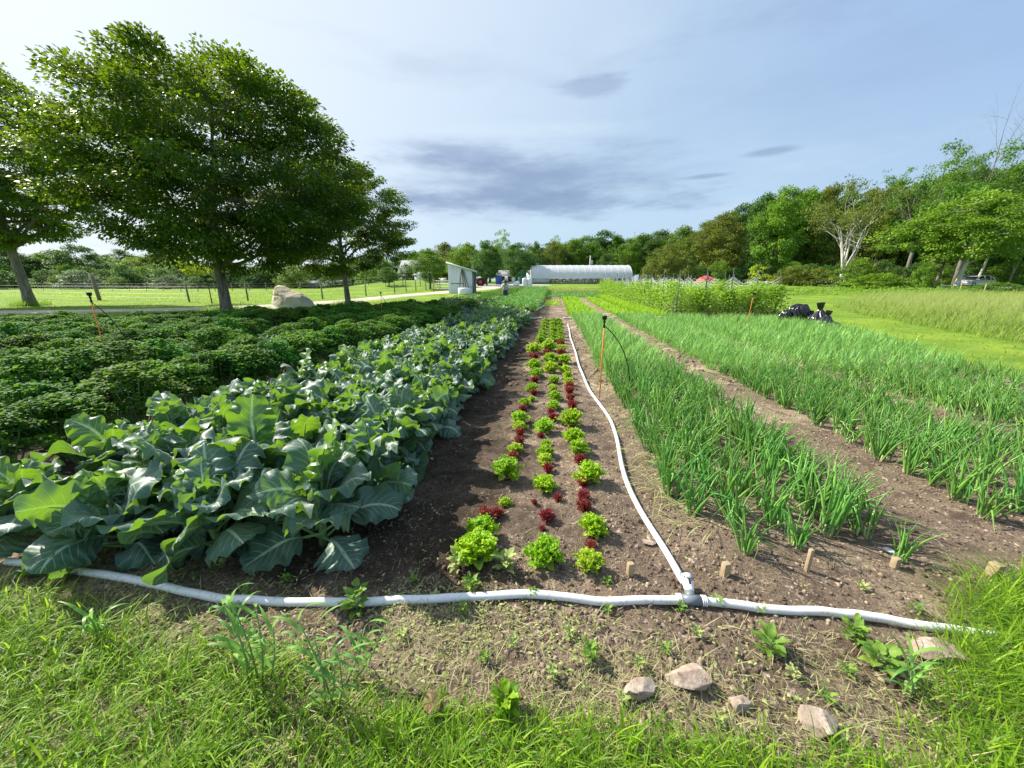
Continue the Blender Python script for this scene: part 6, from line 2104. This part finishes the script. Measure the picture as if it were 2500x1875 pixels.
# black bags
def bag(label, u, v, wpx, hpx, seed, neck=None, rz=0):
    q = np.random.default_rng(seed)
    import bmesh
    p = at(u, v); F = p[0] * FWD[0] + p[1] * FWD[1]; zc = F
    w = wpx * zc / 932 / 2; h = hpx * zc / 932
    bm = bmesh.new(); bmesh.ops.create_icosphere(bm, subdivisions=5, radius=1)
    V = np.array([c.co for c in bm.verts])
    a = np.arctan2(V[:, 1], V[:, 0]); zz = (V[:, 2] + 1) / 2
    r = 1 + .10 * np.sin(a * 7 + 3 * zz + seed) * (1 - zz * .2) + .07 * np.sin(a * 13 + zz * 9 + seed * 2) + .12 * (fbm(a * 2 + seed, zz * 5, seed, 3) - .45)
    if neck:
        prof = np.interp(zz, [0, .15, .4, .62, .72, .8, 1], [.9, 1.25, 1.1, .45, .20, .30, .42])
        rad = np.sqrt(np.maximum(1 - V[:, 2] ** 2, 0)); nd = V[:, :2] / (rad[:, None] + 1e-6)
        V = np.stack([nd[:, 0] * prof * r * np.minimum(1, rad * 4), nd[:, 1] * prof * r * np.minimum(1, rad * 4), zz * 2 - 1], -1)
    else:
        V = V * r[:, None]; V[:, 2] += .15 * np.abs(np.sin(V[:, 0] * 5 + seed)) * (V[:, 2] > 0)
    for c, n_ in zip(bm.verts, V): c.co = n_
    me = bpy.data.meshes.new('black_bag'); bm.to_mesh(me); bm.free()
    me.materials.append(M['bag'])
    me.polygons.foreach_set('use_smooth', np.ones(len(me.polygons), bool))
    o = bpy.data.objects.new('black_bag', me); COL.objects.link(o)
    o.scale = (w, w * .9, h / 2); o.location = (p[0], p[1], p[2] + h / 2 - .05); o.rotation_euler = (q.normal(0, .06), q.normal(0, .06), rz)
    tag(o, label, 'bag', 'black plastic bags at the end of the onion beds')


bag('low crumpled black bag at the left end of the pile', 1914, 790, 26, 34, 1)
bag('largest bulging black bag on top of the pile', 1944, 790, 50, 48, 2)
bag('black bag slumped right of the largest one', 1963, 791, 34, 34, 3)
bag('small pointed black bag between the pile and the necked bag', 1977, 792, 20, 38, 4, True)
bag('black bag with a tall tied neck standing upright', 1996, 796, 40, 62, 5, True)
bag('black bag with two ragged points right of the necked bag', 2013, 799, 34, 46, 6, True)
bag('flattest black bag lying at the right end of the pile', 2030, 803, 38, 20, 7)

# red tarp, person, car
p = W(1722, 40)
b = MB(); nn = 14
g = np.array([[(i / 13 - .5) * 1.9, (j / 7 - .5) * .9, .75 * math.sin(math.pi * (i + .3) / 13.6) ** .5 * math.sin(math.pi * (j + .3) / 7.6) ** .5 + .05 * math.sin(i * 1.9 + j)] for i in range(14) for j in range(8)])
b.add(g, [(i * 8 + j, (i + 1) * 8 + j, (i + 1) * 8 + j + 1, i * 8 + j + 1) for i in range(13) for j in range(7)])
o = b.build('red_tarp', M['redtarp'], None, True, (p[0], p[1], p[2] + 1.0)); o.rotation_euler = (0, 0, YAW)
tag(o, 'bright red tarp heap seen through the trellis netting', 'tarp')
b = MB(); b.box((0, 0, .5), (1.5, .8, 1.0))
o = b.build('harvest_table', M['greytrim'], None, False, tuple(p)); o.rotation_euler = (0, 0, YAW); tag(o, 'grey crate stack under the red tarp', 'crates')


def person():
    px = W(1234, 29.5)
    t = thing('person', 'person in a white shirt and dark wide-brimmed hat bending over the far crop rows', 'person', (px[0], px[1], float(field_z(px[0], px[1]))), YAW)
    me = bpy.data.meshes.new('body')
    #            pos                 radius
    J = [((0, .10, .92), .14), ((0, .0, 1.10), .135), ((0, -.16, 1.24), .15), ((0, -.26, 1.30), .10), ((0, -.34, 1.34), .055), ((0, -.40, 1.40), .085), ((0, -.43, 1.48), .075),
         ((-.10, .12, .84), .095), ((-.13, .0, .48), .065), ((-.13, .08, .08), .042), ((-.13, -.08, .03), .035),
         ((.10, .12, .84), .095), ((.13, .0, .48), .065), ((.13, .08, .08), .042), ((.13, -.08, .03), .035),
         ((-.19, -.24, 1.26), .062), ((-.27, -.36, 1.02), .045), ((-.20, -.50, .80), .030), ((-.18, -.55, .72), .024),
         ((.19, -.24, 1.26), .062), ((.27, -.36, 1.02), .045), ((.20, -.50, .80), .030), ((.18, -.55, .72), .024)]
    E_ = [(0, 1), (1, 2), (2, 3), (3, 4), (4, 5), (5, 6), (0, 7), (7, 8), (8, 9), (9, 10), (0, 11), (11, 12), (12, 13), (13, 14), (3, 15), (15, 16), (16, 17), (17, 18), (3, 19), (19, 20), (20, 21), (21, 22)]
    me.from_pydata([j[0] for j in J], E_, [])
    o = bpy.data.objects.new('body', me); COL.objects.link(o); o.parent = t
    md = o.modifiers.new('skin', 'SKIN')
    for i, j in enumerate(J): me.skin_vertices[0].data[i].radius = (j[1], j[1])
    me.skin_vertices[0].data[0].use_root = True
    o.modifiers.new('sub', 'SUBSURF').levels = 2
    o.modifiers['sub'].render_levels = 2
    me.materials.append(M['skin'])
    # shirt: shell round the torso and upper arms; trousers likewise
    def cloth(name, chains, mat):
        b = MB()
        for pts_, rr in chains: b.tube(smooth_path(pts_, 9), np.interp(np.linspace(0, 1, 9), np.linspace(0, 1, len(rr)), rr), 12)
        b.build(name, M[mat], t, True)
    cloth('shirt', [([(0, .12, .93), (0, .0, 1.12), (0, -.14, 1.25), (0, -.30, 1.31)], [.175, .185, .21, .13]), ([(-.06, -.22, 1.28), (-.20, -.25, 1.25), (-.27, -.36, 1.03)], [.11, .085, .065]), ([(.06, -.22, 1.28), (.20, -.25, 1.25), (.27, -.36, 1.03)], [.11, .085, .065])], 'shirt')
    cloth('trousers', [([(-.05, .12, .94), (-.10, .11, .80), (-.13, 0, .48), (-.13, .07, .10)], [.16, .125, .09, .07]), ([(.05, .12, .94), (.10, .11, .80), (.13, 0, .48), (.13, .07, .10)], [.16, .125, .09, .07])], 'trousers')
    b = MB(); rt = rotm(.55, 0, 0)
    b.lathe([(.23, -.02), (.235, -.005), (.12, .02), (.105, .10), (.07, .125), (0, .13)], 20, (0, -.43, 1.50), rt); b.build('hat', M['hat'], t, True)
    for s in (-1, 1):          # five short fingers each
        b = MB()
        for k in range(4): b.tube([(s * .18 + (k - 1.5) * .015, -.55, .72), (s * .18 + (k - 1.5) * .018, -.575, .68 - .004 * k), (s * .18 + (k - 1.5) * .018, -.565, .65)], [.008, .007, .005], 6)
        b.tube([(s * .18 - s * .025, -.54, .74), (s * .18 - s * .045, -.56, .70)], [.009, .006], 6)
        b.build('fingers', M['skin'], t, True)
    b = MB(); b.tube([(0, -.475, 1.455), (0, -.505, 1.435)], [.014, .018], 6); b.build('nose', M['skin'], t, True)


person()


def car():
    p = W(2378, 53.5)
    t = thing('car', 'white hatchback parked on the road beneath the right-hand trees', 'car', (p[0], p[1], float(T(p[0], p[1])) + .07), YAW + .12)
    L_, Wd = 4.4, 1.78
    prof = [(-2.2, .42), (-2.18, .68), (-1.95, .84), (-1.25, .98), (-.55, 1.42), (.1, 1.53), (1.0, 1.50), (1.65, 1.30), (2.05, .98), (2.18, .80), (2.2, .42)]
    bl = [(-2.2, .42), (-2.18, .68), (-1.95, .84), (-1.22, .98), (0, 1.0), (1.9, 1.02), (2.1, .95), (2.2, .78), (2.2, .42)]
    def loft(pr, inset, zlow, wtop=1.0):
        b = MB(); n = len(pr); V = []
        ys = [-1, -.86, .86, 1]
        for yi, yy in enumerate(ys):
            for x, z in pr:
                tp_ = 1 - .16 * max(0, (z - .95) / .55)
                V.append((x * (.985 if abs(yy) == 1 else 1), yy * (Wd / 2 - inset) * tp_, z - (.03 if abs(yy) == 1 else 0)))
        Q = []
        for a in range(3):
            for i in range(n - 1): Q.append((a * n + i, a * n + i + 1, (a + 1) * n + i + 1, (a + 1) * n + i))
        T_ = []
        for a in (0, 3):
            c = len(V); V.append((0, ys[a] * (Wd / 2 - inset), zlow))
            for i in range(n - 1): T_.append((c, a * n + i, a * n + i + 1))
        b.add(V, Q, T_)
        return b
    loft([(x, max(z, .30)) for x, z in [(-2.15, .30)] + bl + [(2.15, .30)]], 0, .30).build('body', M['car'], t, True)
    cab = [(-1.2, .97), (-.55, 1.42), (.1, 1.51), (1.0, 1.48), (1.62, 1.28), (1.95, .99)]
    loft(cab, .06, 1.0).build('cabin_glass', M['glass'], t, False)
    b = MB(); b.add([(x, y * Wd * .40, z + .035) for y in (-1, 1) for x, z in [(-.6, 1.40), (.1, 1.52), (1.0, 1.49), (1.7, 1.26)]], [(0, 1, 5, 4), (1, 2, 6, 5), (2, 3, 7, 6)]); b.build('roof', M['car'], t, True)
    for y in (-1, 1):
        b = MB()
        for xa, za, xb, zb_ in ((-1.18, .99, -.55, 1.44), (.25, 1.0, .2, 1.5), (1.25, 1.0, 1.15, 1.46), (1.98, 1.0, 1.62, 1.30)): b.tube([(xa, y * (Wd / 2 - .035), za), (xb, y * (Wd / 2 - .16), zb_)], .04, 6)
        b.build('pillar', M['car'], t, True)
        b = MB(); b.tube([(-.45, y * (Wd / 2 - .25), 1.55), (1.3, y * (Wd / 2 - .25), 1.53)], .03, 6); b.build('roof_rail', M['pvc_light'], t, True)
        b = MB(); b.box((2.08, y * .72, .86), (.2, .3, .18)); b.build('tail_light', M['tail'], t)
        b = MB(); b.box((-2.08, y * .68, .72), (.2, .34, .14)); b.build('headlight', M['pvc_light'], t)
        b = MB(); b.box((-.95, y * (Wd / 2 + .08), 1.02), (.14, .2, .12)); b.build('wing_mirror', M['car'], t)
    for x in (-1.38, 1.36):
        for y in (-1, 1):
            b = MB(); b.lathe([(.2, -.11), (.33, -.11), (.34, 0), (.33, .11), (.2, .11), (.2, -.11)], 22, (x, y * (Wd / 2 - .10), .33), rotm(math.pi / 2, 0, 0)); w_ = b.build('wheel', M['rubber'], t)
            b = MB(); b.lathe([(0, -.10), (.2, -.115), (.2, .115), (0, .10)], 12, (x, y * (Wd / 2 - .10), .33), rotm(math.pi / 2, 0, 0)); b.build('rim', M['pvc_light'], w_)
            b = MB(); b.lathe([(0, -.125), (.385, -.125), (.385, .05), (0, .05)], 22, (x, y * (Wd / 2 - .128), .36), rotm(math.pi / 2, 0, 0)); b.build('wheel_arch', M['black'], t)


car()
p = W(2398, 60)
print('objects', len(bpy.data.objects), 'top-level unlabeled', [o.name for o in COL.objects if o.parent is None and o.type in ('MESH', 'EMPTY') and not o.get('label') and o.get('kind') != 'structure'][:20])
lab = {'lawn_grass': 'short bright lawn and pasture grass beyond the field', 'meadow_grass': 'tall pale meadow grass along the right side', 'long_grass': 'tuft of long grass round the foot of a maple'}
for o in COL.objects:
    if o.parent is None and o.type == 'MESH' and not o.get('label') and o.get('kind') != 'structure':
        k = o.name.split('.')[0]
        if k in lab: o['label'] = lab[k]; o['category'] = 'grass'; o['kind'] = 'stuff'
